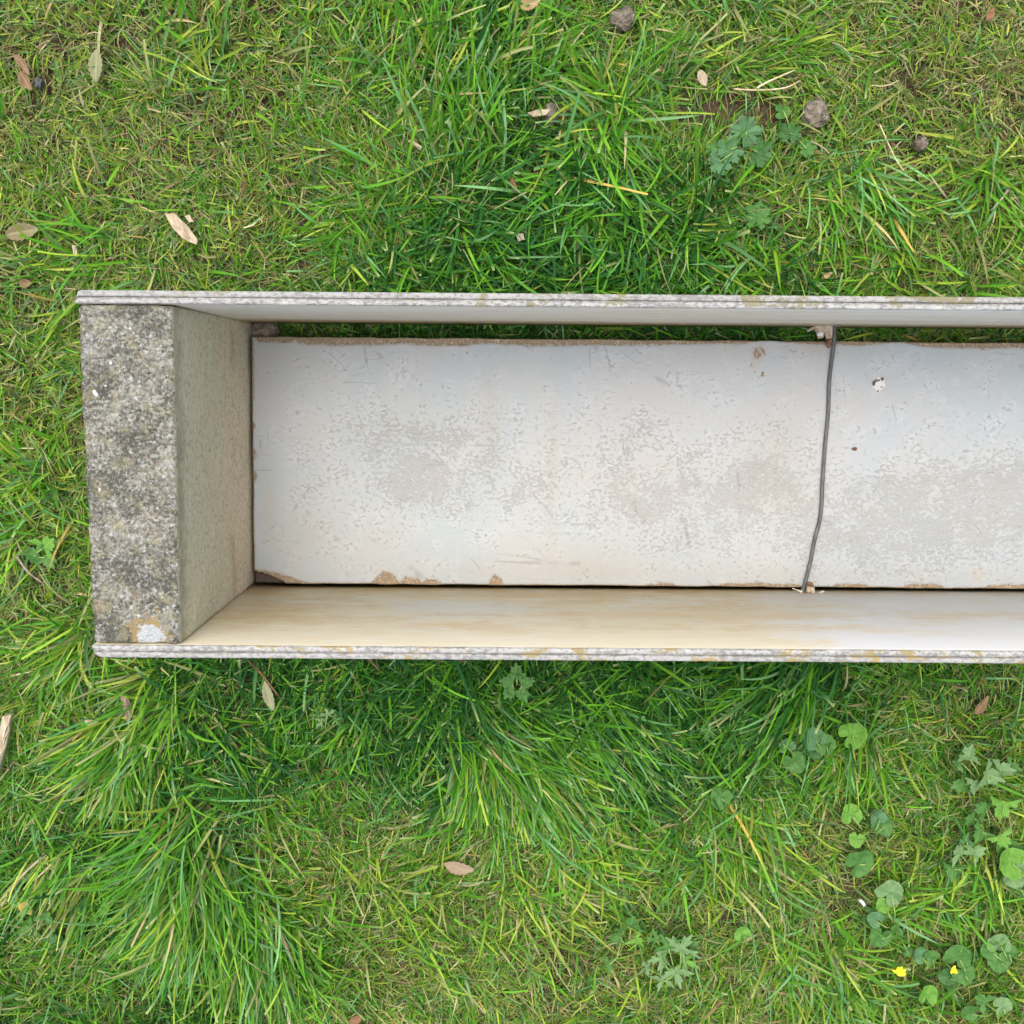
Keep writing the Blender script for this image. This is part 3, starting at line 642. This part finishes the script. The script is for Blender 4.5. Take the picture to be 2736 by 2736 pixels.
G_LIT = ((.095, .25, .028), (.15, .33, .05), (.23, .42, .10)); G_PALE = ((.11, .22, .08), (.18, .30, .12), (.27, .40, .19)); G_DK = ((.03, .10, .022), (.055, .155, .04), (.10, .22, .07))
def plant(name, label, cat, root, leaves, group=None, stem_r=.0007):
    rp = dt(*root, .002); e = empty(name, rp); tag(e, label, cat, group)
    for (px, py, f, ang, size, z, cols, lob, *opt) in leaves:
        c = dt(px, py, z); cup = opt[0] if opt else rnd.uniform(.05, .3)
        polar_leaf(f, c, R(ang), size * rnd.uniform(.78, .98), z - (.007 if f is f_kidney else .003), cols, e, cup=cup, tilt=(rnd.uniform(-.22, .22), rnd.uniform(-.22, .22)), lobes=lob)
        if (c - rp).length > .006:
            m_ = (c + rp) / 2; m_.z = max(c.z * .85, .008)
            st = link('stem', tube([rp, m_, c + Vector((0, 0, -.0006))], [stem_r * 1.3, stem_r, stem_r * .8], 6, 5), M_STEM, e)
    return e
K, B, Cn, Ct = f_kidney, f_butter, f_crane, f_cut
WG = 'low weeds growing through the grass'
plant('buttercup_plant', 'rosette of flat toothed green leaves touching the planter rim, in the shaded grass below', 'weed', (976, 1292),
      [(975, 1276, B, 95, .0175, .052, G_MID, 3), (985, 1292, B, 15, .016, .054, G_MID, 3), (966, 1290, B, 172, .0155, .053, G_MID, 3), (981, 1303, B, -62, .016, .050, G_MID, 3), (966, 1302, B, -125, .0145, .051, G_MID, 3)], WG)
plant('buttercup_plant', 'small feathery cut-leaved weed in the dark grass below the planter, right of the toothed rosette', 'weed', (1312, 1325),
      [(1322, 1288, Ct, 70, .013, .040, G_MID, 5), (1305, 1300, Ct, 170, .012, .038, G_DK, 5), (1330, 1306, Ct, -10, .012, .036, G_MID, 5), (1338, 1292, Ct, 25, .008, .034, G_DK, 5)], WG)
plant('buttercup_plant', 'spreading cut-leaved weed with thin branching stalks in the shaded grass below the wire', 'weed', (1360, 1385),
      [(1340, 1380, Ct, 170, .015, .040, G_MID, 5), (1392, 1335, Ct, 60, .010, .044, G_PALE, 5), (1380, 1348, Ct, 150, .010, .042, G_MID, 5), (1398, 1350, Ct, 0, .011, .042, G_MID, 5), (1378, 1400, Ct, -60, .014, .036, G_DK, 5), (1405, 1378, Ct, 10, .009, .034, G_DK, 5)], WG)
plant('cranesbill_plant', 'blue green round-lobed leaf cluster on the bare soil patch above the planter', 'weed', (1400, 280),
      [(1408, 248, Cn, 60, .020, .026, G_BLUE, 7), (1378, 282, Cn, 200, .017, .028, G_BLUE, 7), (1358, 305, Cn, 230, .0165, .030, G_BLUE, 7), (1348, 282, Cn, 150, .010, .025, G_MID, 7), (1430, 288, Cn, -20, .018, .022, G_DK, 7)], WG)
plant('cranesbill_plant', 'faint round-lobed leaf in the grass below the blue green cluster', 'weed', (1428, 420),
      [(1430, 408, Cn, 80, .017, .022, G_MID, 7)], WG)
plant('cranesbill_plant', 'small round-lobed leaves right of the blue green cluster, by the mud clod', 'weed', (1490, 260),
      [(1492, 252, Cn, 80, .013, .022, G_DK, 7), (1522, 280, Cn, 10, .012, .020, G_MID, 7), (1478, 208, K, 0, .010, .020, G_MID, 0)], WG)
cel = 'celandine_plant'
plant(cel, 'pair of glossy round leaves in the shade below the planter, one split in two lobes', 'weed', (1500, 1425),
      [(1488, 1412, K, 100, .013, .036, G_BLUE, 0), (1500, 1440, K, -60, .015, .037, G_MID, 0)], WG)
plant(cel, 'overlapping glossy round leaves just right of the split-leaved pair below the planter', 'weed', (1550, 1420),
      [(1540, 1398, K, 130, .016, .038, G_BLUE, 0), (1560, 1408, K, -20, .014, .040, G_MID, 0), (1545, 1418, K, -110, .013, .034, G_DK, 0)], WG)
plant(cel, 'bright green heart leaf turned on its side, right of the overlapping round leaves', 'weed', (1600, 1410),
      [(1610, 1390, K, 30, .0175, .044, G_LIT, 0, .5)], WG)
plant(cel, 'round grey green leaf under a long arching blade of grass', 'weed', (1370, 1500),
      [(1362, 1508, K, -110, .017, .040, G_MID, 0)], WG)
plant(cel, 'upright oval leaf with two overlapping leaves at its right and a pale one below', 'weed', (1625, 1565),
      [(1610, 1542, K, 100, .016, .040, G_LIT, 0), (1668, 1560, K, -50, .017, .036, G_MID, 0), (1660, 1548, K, 110, .012, .042, G_BLUE, 0), (1620, 1588, K, -100, .011, .032, G_LIT, 0)], WG)
plant(cel, 'broad pointed green leaf over a dark hole in the grass at lower right', 'weed', (1632, 1610),
      [(1622, 1632, K, 30, .020, .034, G_MID, 0)], WG)
plant(cel, 'pale round leaf with smaller leaves strung below it, above the left yellow flower', 'weed', (1680, 1740),
      [(1682, 1690, K, 60, .020, .040, G_PALE, 0), (1672, 1714, K, -120, .013, .036, G_LIT, 0), (1656, 1740, K, 150, .012, .036, G_BLUE, 0), (1664, 1772, K, -110, .017, .034, G_MID, 0), (1692, 1765, K, -20, .012, .030, G_MID, 0), (1715, 1800, K, 0, .009, .028, G_MID, 0)], WG)
plant(cel, 'small folded heart leaf between the two yellow flowers', 'weed', (1750, 1820),
      [(1742, 1800 + 8, K, 130, .013, .036, G_BLUE, 0), (1760, 1812, K, 30, .012, .036, G_MID, 0)], WG)
plant(cel, 'large flat round leaves right of the second yellow flower', 'weed', (1815, 1835),
      [(1812, 1812, K, 80, .018, .038, G_MID, 0), (1822, 1842, K, -50, .017, .036, G_MID, 0), (1795, 1848, K, 200, .015, .032, G_DK, 0)], WG)
plant(cel, 'four pale overlapping round leaves at the right, near the bottom corner', 'weed', (1890, 1805),
      [(1890, 1788, K, 90, .017, .040, G_PALE, 0), (1905, 1802, K, -5, .015, .040, G_MID, 0), (1876, 1800, K, 170, .014, .038, G_MID, 0), (1890, 1818, K, -85, .015, .036, G_MID, 0)], WG)
plant(cel, 'round pale leaf veined in lighter green below the yellow flowers', 'weed', (1752, 1890),
      [(1754, 1884, K, 80, .014, .036, G_LIT, 0)], WG)
plant(cel, 'lone small round leaf in bright grass right of the big cut-leaved clump', 'weed', (1405, 1775),
      [(1403, 1768, K, 100, .0125, .036, G_LIT, 0)], WG)
plant('buttercup_plant', 'fern-like pale weed with an arching white stalk below the right end of the planter', 'weed', (1840, 1470),
      [(1830, 1432, B, 80, .016, .048, G_PALE, 3), (1815, 1440, B, 170, .015, .042, G_MID, 3), (1862, 1462, B, -20, .022, .050, G_PALE, 3), (1845, 1478, B, -95, .018, .048, G_PALE, 3), (1822, 1480, B, 200, .017, .040, G_MID, 3), (1886, 1455, B, 10, .018, .046, G_PALE, 3), (1905, 1448, B, -10, .016, .042, G_MID, 3)], WG)
plant('buttercup_plant', 'bright three-lobed leaves on a thick pale stalk at the right edge', 'weed', (1850, 1560),
      [(1895, 1518, B, -100, .024, .048, G_LIT, 3), (1862, 1530, B, 150, .018, .042, G_MID, 3), (1855, 1570, B, -130, .016, .038, G_MID, 3), (1890, 1580, B, -60, .020, .042, G_LIT, 3), (1840, 1545, B, 200, .014, .036, G_MID, 3)], WG)
plant('buttercup_plant', 'silvery three-lobed leaves low in the grass at the right, left of the broad folded leaf', 'weed', (1820, 1625),
      [(1815, 1615, B, 120, .017, .036, G_PALE, 3), (1838, 1612, B, 30, .017, .038, G_PALE, 3), (1800, 1640, B, -100, .015, .032, G_MID, 3), (1825, 1590, B, 80, .012, .036, G_BLUE, 3)], WG)
plant('dock_plant', 'broad folded pale leaf cut off by the right edge of the photo', 'weed', (1925, 1640),
      [(1912, 1632, K, 160, .024, .046, G_LIT, 0, .4), (1920, 1655, K, -60, .020, .042, G_PALE, 0), (1905, 1612, K, 120, .018, .040, G_MID, 0)], WG)
plant('buttercup_plant', 'big clump of deeply cut pale leaves near the bottom edge, right of centre', 'weed', (1272, 1830),
      [(1285, 1795, Ct, 60, .026, .046, G_PALE, 5), (1262, 1790, Ct, 120, .022, .044, G_MID, 5), (1250, 1812, Ct, 190, .021, .042, G_PALE, 5), (1292, 1818, Ct, -10, .022, .044, G_LIT, 5), (1275, 1835, Ct, -70, .023, .042, G_PALE, 5), (1240, 1775, Ct, 110, .016, .038, G_MID, 5), (1222, 1828, Ct, 200, .015, .036, G_PALE, 5), (1252, 1850, Ct, -110, .018, .038, G_PALE, 5), (1305, 1790, Ct, 40, .014, .040, G_MID, 5)], WG)
plant('buttercup_plant', 'hazy pale cut leaves left of the big clump, in the bright grass', 'weed', (1180, 1770),
      [(1190, 1752, B, 80, .020, .036, G_MID, 3), (1170, 1768, B, 190, .016, .034, G_MID, 3), (1198, 1772, B, -40, .015, .034, G_LIT, 3), (1150, 1820, Ct, 200, .014, .030, G_MID, 5)], WG)
plant('buttercup_plant', 'small pale feathery leaf in the grass below the planter near its left corner', 'weed', (618, 1375),
      [(618, 1350, Ct, 110, .012, .040, G_PALE, 5), (606, 1362, Ct, 160, .011, .038, G_PALE, 5), (632, 1360, Ct, 20, .010, .038, G_MID, 5), (600, 1350, Ct, 190, .008, .036, G_MID, 5)], WG)
plant('dandelion_plant', 'bright toothed leaf cluster in the grass left of the concrete block', 'weed', (76, 1045),
      [(80, 1035, B, 40, .020, .030, G_LIT, 3), (68, 1048, B, 170, .016, .028, G_MID, 3), (84, 1052, B, -50, .016, .028, G_MID, 3)], WG)
plant('dandelion_plant', 'dark toothed leaf cluster below the yellow leaf near the lower left corner', 'weed', (65, 1760),
      [(60, 1755, B, 200, .020, .030, G_MID, 3), (82, 1742, B, 60, .018, .032, G_MID, 3), (90, 1768, B, -40, .016, .028, G_DK, 3)], WG)
plant('dandelion_plant', 'half buried oval leaf at the bottom right corner of the photo', 'weed', (1880, 1900),
      [(1862, 1895, B, 150, .018, .030, G_MID, 3), (1895, 1905, K, 20, .014, .030, G_PALE, 0), (1835, 1915, K, 180, .014, .028, G_MID, 0)], WG)
plant('clover_plant', 'small clover leaf in the shade just below the planter at the right', 'weed', (1480, 1235 + 60),
      [(1478, 1290, f_clover, 90, .009, .034, G_DK, 3)], WG)

def flower(label, px, py, petals, z):
    c = dt(px, py, z); e = empty('buttercup_flower', (c.x, c.y, .002)); tag(e, label, 'flower', 'yellow flowers in the grass')
    link('stem', tube([(c.x - .002, c.y - .004, .002), (c.x - .001, c.y - .001, z * .6), (c.x, c.y, z)], [.0009, .0008, .0007], 6, 5), M_STEM, e)
    for ang, L in petals:
        a = Vector((math.cos(R(ang)), math.sin(R(ang)), 0)); b = Vector((-a.y, a.x, 0)); n, k = 8, 4; V = []
        for i in range(n + 1):
            t = i / n; w_ = L * .30 * math.sin(math.pi * min(.98, t ** .8 * .93 + .03)) ** .7
            for j in range(k + 1):
                u = j / k * 2 - 1; p = c + a * (t * L) + b * (u * w_); V.append((p.x, p.y, p.z + .3 * t * L * (1 - t * .6) + u * u * w_ * .35))
        Q = [(i * (k + 1) + j, i * (k + 1) + j + 1, (i + 1) * (k + 1) + j + 1, (i + 1) * (k + 1) + j) for i in range(n) for j in range(k)]
        o = link('petal', quads_mesh('petal', np.array(V), np.array(Q)), M_YEL, e); o.modifiers.new('thickness', 'SOLIDIFY').thickness = .0003
    OCC.append((c.x, c.y, .010, z, .02))
flower('closed yellow flower leaning left in the grass, the left one of the two', 1692, 1834, [(20, .010), (55, .009), (-10, .010), (80, .007), (-45, .006), (150, .006)], .044)
flower('yellow flower showing petals round the edge of a green leaf, near the bottom right', 1796, 1829, [(60, .006), (5, .005), (-30, .007), (-100, .005)], .038)
polar = None

# ------------------------------------------------------------------ grass: blades built one by one, kept as one uncountable mass
TO = lambda px, py: dt(px, py, .02)
YF = [(100, 100, .20, .74), (350, 250, .16, .72), (60, 500, .12, .62), (620, 120, .10, .5), (870, 150, .10, .18), (1100, 120, .10, .35), (1300, 60, .10, .5), (1500, 100, .10, .55), (1850, 120, .12, 1.),  # yellowness; the lowest values put shade into blade colour beside the planter
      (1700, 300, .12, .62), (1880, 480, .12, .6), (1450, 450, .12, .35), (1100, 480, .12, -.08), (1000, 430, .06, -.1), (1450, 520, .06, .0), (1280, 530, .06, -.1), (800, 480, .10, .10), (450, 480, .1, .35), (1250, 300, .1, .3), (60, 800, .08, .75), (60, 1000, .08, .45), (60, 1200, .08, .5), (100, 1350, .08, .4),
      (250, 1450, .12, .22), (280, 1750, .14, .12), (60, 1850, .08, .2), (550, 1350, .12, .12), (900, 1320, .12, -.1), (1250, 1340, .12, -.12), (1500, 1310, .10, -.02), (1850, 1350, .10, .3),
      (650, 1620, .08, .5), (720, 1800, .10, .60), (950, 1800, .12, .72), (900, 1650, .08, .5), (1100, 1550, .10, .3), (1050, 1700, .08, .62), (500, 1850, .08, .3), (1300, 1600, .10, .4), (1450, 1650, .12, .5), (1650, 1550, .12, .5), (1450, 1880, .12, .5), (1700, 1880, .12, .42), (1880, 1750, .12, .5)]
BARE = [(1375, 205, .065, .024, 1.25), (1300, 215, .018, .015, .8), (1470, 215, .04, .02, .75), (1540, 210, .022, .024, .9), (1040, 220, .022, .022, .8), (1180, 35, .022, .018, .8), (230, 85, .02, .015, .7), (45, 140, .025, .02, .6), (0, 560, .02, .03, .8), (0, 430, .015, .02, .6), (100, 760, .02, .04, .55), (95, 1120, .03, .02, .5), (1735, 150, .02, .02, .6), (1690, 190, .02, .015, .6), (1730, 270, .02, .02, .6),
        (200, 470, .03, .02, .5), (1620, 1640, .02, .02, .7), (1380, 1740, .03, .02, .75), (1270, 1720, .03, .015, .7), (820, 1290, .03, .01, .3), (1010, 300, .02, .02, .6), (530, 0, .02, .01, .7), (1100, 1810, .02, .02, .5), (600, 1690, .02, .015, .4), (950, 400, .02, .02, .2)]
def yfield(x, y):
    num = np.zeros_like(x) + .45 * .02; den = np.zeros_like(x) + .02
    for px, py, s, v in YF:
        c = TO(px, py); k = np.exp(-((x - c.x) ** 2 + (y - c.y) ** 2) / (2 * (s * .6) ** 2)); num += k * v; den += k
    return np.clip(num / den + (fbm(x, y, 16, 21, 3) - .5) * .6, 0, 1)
def bare(x, y):
    r = np.zeros_like(x)
    for px, py, a, b, v in BARE:
        c = TO(px, py); r = np.maximum(r, v * np.exp(-(((x - c.x) / a) ** 2 + ((y - c.y) / b) ** 2) ** 1.5))
    return r
PAL = {'green': ((.080, .270, .014), (.115, .330, .022), (.070, .240, .025), (.165, .400, .025)), 'blue': ((.125, .320, .095), (.190, .400, .160), (.100, .270, .080)),
       'yel': ((.290, .420, .040), (.380, .460, .075), (.220, .390, .030)), 'olive': ((.270, .310, .110), (.340, .350, .150)), 'deep': ((.022, .110, .014), (.035, .150, .022), (.030, .130, .034)), 'straw': ((.56, .48, .25), (.47, .38, .18), (.62, .57, .35), (.55, .40, .10)), 'brown': ((.260, .180, .095), (.190, .125, .065), (.34, .24, .13))}  # deep: dark greens that also carry painted shade beside the planter
def pick(n, weights):
    """weights: dict name -> (n,) array; returns colours"""
    ks = list(weights); W = np.stack([np.broadcast_to(weights[k], (n,)) for k in ks], 1); W = np.cumsum(W / W.sum(1, keepdims=True), 1)
    u = rng.random(n)[:, None]; ix = (u > W).sum(1).clip(0, len(ks) - 1); C = np.zeros((n, 3))
    for j, k in enumerate(ks):
        m_ = ix == j; p = np.array(PAL[k]); a = p[rng.integers(0, len(p), n)]; b = p[rng.integers(0, len(p), n)]; t = rng.random((n, 1)); C[m_] = (a * t + b * (1 - t))[m_]
    return C * rng.uniform(.60, 1.28, (n, 1)), np.array([k in ('straw', 'brown') for k in ks])[ix]
ACC_V = []; ACC_Q = []; ACC_C = []; OFF = [0]
def in_planter(P):
    """P (n,k,3): True where any vertex is inside a solid of the planter"""
    x, y, z = P[..., 0], P[..., 1], P[..., 2]; e = .0008; xi = (x > XM - e) & (x < XP + e)
    b = xi & (y > .0497 - e) & (y < .0640 + e) & (z > .0155) & (z < .275)
    b |= xi & (y < -.2274 + e) & (y > -.2400 - e) & (z > .0155) & (z < .275)
    b |= (x > XM - e) & (x < -.274 + e) & (y > -.2285) & (y < .0525) & (z > .011) & (z < .275)
    b |= (x > -.272) & (x < XP) & (y > -.226) & (y < .0368) & (z > .0235)
    return b.any(1)
def blades(x, y, phi, L, W, th0, kap, col, dead, cut, seg=5, three=True, lat=0., z0=None, roll=None, maxz=None):
    n = len(x)
    if n == 0: return
    s = np.linspace(0, 1, seg + 1); th = th0[:, None] + kap[:, None] * s[None]; th = np.clip(th, -.3, 1.62)
    ph = phi[:, None] + (np.asarray(lat) * np.ones(n))[:, None] * s[None]
    ds = L[:, None] / seg; dx = np.sin(th) * np.cos(ph) * ds; dy = np.sin(th) * np.sin(ph) * ds; dz = np.cos(th) * ds
    def cum(a): return np.concatenate([np.zeros((n, 1)), np.cumsum((a[:, :-1] + a[:, 1:]) / 2, 1)], 1)
    gz = ground_z(x, y) if z0 is None else z0
    PX = x[:, None] + cum(dx); PY = y[:, None] + cum(dy); PZ_ = gz[:, None] - .001 + cum(dz)
    low = ground_z(PX.ravel(), PY.ravel()).reshape(PX.shape) + .001 + .003 * rng.random((n, 1)); PZ_[:, 1:] = np.maximum(PZ_, low)[:, 1:]
    prof = np.where(s < .12, .55 + 3.5 * s, 1.) * np.clip(1 - s ** 3.2, 0, 1) ** .75
    pc = np.where(s < .12, .55 + 3.5 * s, 1.) * (1 - .30 * s)
    wd = np.where(cut[:, None], pc[None], prof[None]) * W[:, None] / 2; wd[:, -1] = np.where(cut, wd[:, -1], W * .03)
    if roll is None: roll = rng.normal(0, .55, n)
    tx, ty, tz = np.sin(th) * np.cos(ph), np.sin(th) * np.sin(ph), np.cos(th)
    sx, sy = -np.sin(ph), np.cos(ph); nxv, nyv, nzv = sy * tz, -sx * tz, sx * ty - sy * tx   # side x tangent
    nn = np.sqrt(nxv ** 2 + nyv ** 2 + nzv ** 2) + 1e-9; nxv, nyv, nzv = nxv / nn, nyv / nn, nzv / nn
    rr = roll[:, None] + (rng.normal(0, .5, n))[:, None] * s[None]; c, si = np.cos(rr), np.sin(rr)
    ax, ay, az = sx * c + nxv * si, sy * c + nyv * si, nzv * si
    bx, by, bz = nxv * c - sx * si, nyv * c - sy * si, nzv * c
    P = np.stack([PX, PY, PZ_], 2); A = np.stack([ax, ay, az], 2) * wd[..., None]
    if three:
        Bn = np.stack([bx, by, bz], 2) * (wd * .38)[..., None]; R3 = np.stack([P - A, P + Bn, P + A], 2); k = 3
    else: R3 = np.stack([P - A, P + A], 2); k = 2
    keep = ~in_planter(R3.reshape(n, -1, 3))
    keep &= (R3[..., 2].reshape(n, -1).max(1) < (1 if maxz is None else maxz))
    u = rng.random(n)
    for ox, oy, orr, oz, kp in OCC:
        near = np.abs(x - ox) < .16
        if not near.any(): continue
        ix = np.nonzero(near)[0]; d = np.hypot(PX[ix] - ox, PY[ix] - oy); hit = ((d < orr) & (PZ_[ix] > oz - .004)).any(1); keep[ix[hit & (u[ix] > kp)]] = False
    R3 = R3[keep]; col = col[keep]; dead = dead[keep]; cut = cut[keep]; m_ = len(R3)
    # colour along the blade: pale sheath, green body, tan cut end
    base = col * .5 + np.array([.36, .42, .16]) * .5; tipc = np.where((cut & (rng.random(m_) < .5))[:, None], np.array([.36, .44, .18]), col * 1.08)
    S = s[None, :, None]; body = col[:, None] * np.ones_like(S); kb = np.clip(1 - S / .18, 0, 1) * .8; kt = np.clip((S - .90) / .08, 0, 1)
    Cc = body * (1 - kb) + base[:, None] * kb; Cc = Cc * (1 - kt) + tipc[:, None] * kt; Cc = np.where(dead[:, None, None], body, Cc)
    Cc = np.repeat(Cc[:, :, None], k, 2)
    if k == 3: Cc[:, :, 1] *= 1.10
    V = R3.reshape(-1, 3); r = np.arange(seg)[:, None] * k + np.arange(k - 1)[None]; r = r.ravel()
    q = np.stack([r, r + 1, r + k + 1, r + k], 1); Q = (np.arange(m_) * (seg + 1) * k)[:, None, None] + q[None]
    ACC_V.append(V.astype(np.float32)); ACC_Q.append((Q.reshape(-1, 4) + OFF[0]).astype(np.int32)); ACC_C.append(Cc.reshape(-1, 3).astype(np.float32)); OFF[0] += len(V)
def scatter(n, box):
    x = rng.uniform(box[0], box[1], n); y = rng.uniform(box[2], box[3], n); return x, y
def flow(x, y): return 2 * math.pi * (fbm(x, y, 6, 31, 3) * 2.2) + 4.0
CORE = (-.66, .68, -.86, .54)
def footprint(x, y): return (x > XM + .004) & (x < XP) & (y > -.236) & (y < .030)
def mound(x, y): return 1 - bare(x, y)
def grass_layer(n, box, L, W, mode, dens=None, far=False):
    x, y = scatter(n, box); k = ~footprint(x, y); b = bare(x, y)
    cl = fbm(x, y, 26, 41, 3)                                     # clumpiness
    k &= rng.random(n) > b * (.8 if mode == 'thatch' else 1.05)
    if mode != 'thatch': k &= rng.random(n) < np.clip(.35 + (cl - .30) * 2.6, .15, 1)
    x, y, cl = x[k], y[k], cl[k]; n = len(x); Yv = yfield(x, y)
    loose = rng.random(n) < (.55 if mode != 'thatch' else 1)
    phi = np.where(loose, rng.uniform(0, 2 * math.pi, n), flow(x, y) + rng.normal(0, .45, n))
    lush = np.clip(1.15 - Yv * .75, .45, 1.15)
    if mode == 'thatch':
        ln = rng.uniform(*L, n); w_ = rng.uniform(*W, n); th0 = rng.uniform(1.2, 1.6, n); ka = rng.normal(.1, .2, n)
        C, d = pick(n, dict(straw=.30 * Yv + .06, brown=.14, olive=.55, yel=.5 * Yv, deep=.9 * (1 - Yv), green=.55 * (1 - Yv)))  # dark greens here paint planter-side shade into the thatch
        C = C * .66; blades(x, y, phi, ln, w_, th0, ka, C, d, rng.random(n) < .5, 3, False, rng.normal(0, .8, n), ground_z(x, y) + rng.uniform(.0, .012, n)); return  # overall darkening stands in for shade between blades
    ln = rng.uniform(*L, n) * lush * (.75 + .6 * cl); w_ = rng.uniform(*W, n) * (1.1 - .35 * Yv)
    th0 = rng.uniform(.25, 1.25, n); ka = rng.uniform(.1, 1.15, n)
    phi = phi + rng.normal(0, .25, n)
    if mode == 'short': th0 = rng.uniform(.35, 1.35, n)
    ws = dict(deep=np.clip(2.2 - 8 * Yv, 0, 2.4), green=.95 - .75 * Yv, blue=.26 - .12 * Yv, yel=.02 + .60 * Yv, olive=.08 + .38 * Yv, straw=.008 + .12 * Yv ** 1.4, brown=.012 + .03 * Yv)  # deep share paints shade where yellowness is lowest
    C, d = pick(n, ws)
    blades(x, y, phi, ln, w_, th0, ka, C, d, rng.random(n) < .22, 5 if not far else 3, True, rng.normal(0, .35, n))
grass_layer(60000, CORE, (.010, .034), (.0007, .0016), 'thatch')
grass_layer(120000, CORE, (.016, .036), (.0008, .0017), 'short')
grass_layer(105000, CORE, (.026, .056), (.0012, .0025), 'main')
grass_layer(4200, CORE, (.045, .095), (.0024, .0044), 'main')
# thin outer lawn, seen only from elsewhere
for bx in ((-1.5, -.66, -1.6, 1.4), (.68, 1.9, -1.6, 1.4), (-.66, .68, .54, 1.4), (-.66, .68, -1.6, -.86)):
    ar = (bx[1] - bx[0]) * (bx[3] - bx[2]); grass_layer(int(17000 * ar), bx, (.025, .055), (.002, .0042), 'main', far=True)
# tufts of uncut grass: root centre (1932 frame), spread m, direction deg, fan deg, count, length, width
TUFT = [(345, 1600, .040, 245, 42, 430, (.07, .125), .22), (380, 1700, .045, 262, 42, 430, (.07, .12), .18), (240, 1400, .035, 235, 36, 330, (.06, .11), .35), (120, 1650, .04, 240, 20, 220, (.05, .09), .5),
        (300, 1310, .03, 225, 30, 200, (.05, .09), .3), (480, 1780, .04, 285, 26, 320, (.06, .10), .15), (330, 1500, .03, 60, 20, 90, (.05, .09), .1),
        (925, 1400, .034, 305, 34, 300, (.07, .115), .15), (1000, 1430, .035, 312, 22, 380, (.06, .11), .35), (900, 1430, .02, 270, 16, 160, (.05, .09), .5), (1130, 1350, .05, 318, 18, 240, (.06, .12), .1),
        (1500, 1275, .05, 215, 18, 260, (.07, .13), .05), (1250, 1300, .06, 250, 60, 260, (.05, .10), .0), (850, 1300, .05, 250, 60, 220, (.05, .09), .0), (650, 1310, .05, 240, 50, 220, (.04, .08), .1), (1600, 1400, .04, 245, 40, 150, (.05, .08), .3),
        (870, 240, .05, 82, 40, 130, (.05, .09), .2), (820, 90, .06, 95, 45, 120, (.05, .08), .25), (960, 120, .04, 60, 30, 140, (.05, .08), .3), (1150, 210, .02, 230, 170, 110, (.05, .10), .25), (1110, 330, .05, 270, 60, 170, (.05, .10), .1),
        (1180, 470, .07, 225, 55, 200, (.05, .10), .05), (900, 470, .05, 300, 60, 200, (.05, .10), .0), (720, 470, .04, 300, 60, 120, (.05, .09), .1), (1400, 520, .06, 260, 60, 160, (.04, .08), .2), (330, 110, .04, 60, 60, 60, (.05, .08), .4), (150, 480, .04, 190, 60, 60, (.05, .08), .6), (60, 500, .03, 200, 60, 30, (.04, .07), .6),
        (1630, 330, .03, 300, 40, 90, (.05, .09), .4), (1880, 330, .04, 230, 60, 80, (.05, .08), .3), (1750, 540, .05, 260, 70, 100, (.04, .08), .4),
        (530, 1450, .02, 90, 30, 70, (.05, .08), .2), (470, 1500, .03, 150, 30, 60, (.06, .10), .0), (760, 1700, .04, 40, 60, 90, (.05, .08), .8), (1020, 1720, .05, 350, 60, 130, (.04, .07), .9), (1100, 1650, .05, 320, 40, 120, (.05, .08), .7),
        (60, 900, .03, 150, 70, 90, (.04, .07), .6), (30, 1010, .02, 200, 60, 60, (.05, .08), .3), (140, 1210, .03, 230, 40, 130, (.05, .08), .5), (1400, 1600, .05, 290, 50, 120, (.05, .08), .5), (1560, 1850, .05, 300, 60, 160, (.05, .08), .5), (1850, 1650, .05, 250, 60, 100, (.04, .08), .4), (1700, 1720, .03, 60, 60, 60, (.04, .08), .4)]
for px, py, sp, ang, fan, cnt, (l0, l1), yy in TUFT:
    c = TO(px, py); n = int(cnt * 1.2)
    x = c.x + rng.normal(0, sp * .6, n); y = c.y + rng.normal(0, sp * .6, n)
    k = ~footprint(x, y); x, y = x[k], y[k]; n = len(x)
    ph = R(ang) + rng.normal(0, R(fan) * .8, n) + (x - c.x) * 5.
    C, d = pick(n, dict(deep=max(0, 1.2 - 8 * yy), green=.95 - .7 * yy, blue=.30 - .2 * yy, yel=.015 + .55 * yy, olive=.04 + .2 * yy, straw=.004 + .03 * yy))  # dark greens in the least yellow tufts, shade painted in as colour
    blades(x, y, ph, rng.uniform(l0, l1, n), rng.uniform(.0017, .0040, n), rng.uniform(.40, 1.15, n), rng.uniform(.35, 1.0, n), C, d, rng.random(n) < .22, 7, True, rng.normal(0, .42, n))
# grass seen through the gap beside the base panel
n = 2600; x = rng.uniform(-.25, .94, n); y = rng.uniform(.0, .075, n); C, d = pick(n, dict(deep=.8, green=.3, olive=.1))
blades(x, y, rng.uniform(0, 6.28, n), rng.uniform(.02, .05, n), rng.uniform(.0013, .0028, n), rng.uniform(.7, 1.45, n), rng.uniform(.1, .6, n), C, d, rng.random(n) < .2, 5, True, rng.normal(0, .3, n))
me = quads_mesh('grass', np.concatenate(ACC_V), np.concatenate(ACC_Q)); set_col(me, np.concatenate(ACC_C))
tag(link('grass', me, M_GRASS), 'green and yellowing lawn grass in uneven tufts all round the planter', 'grass', kind='stuff')
print('blade verts', OFF[0])
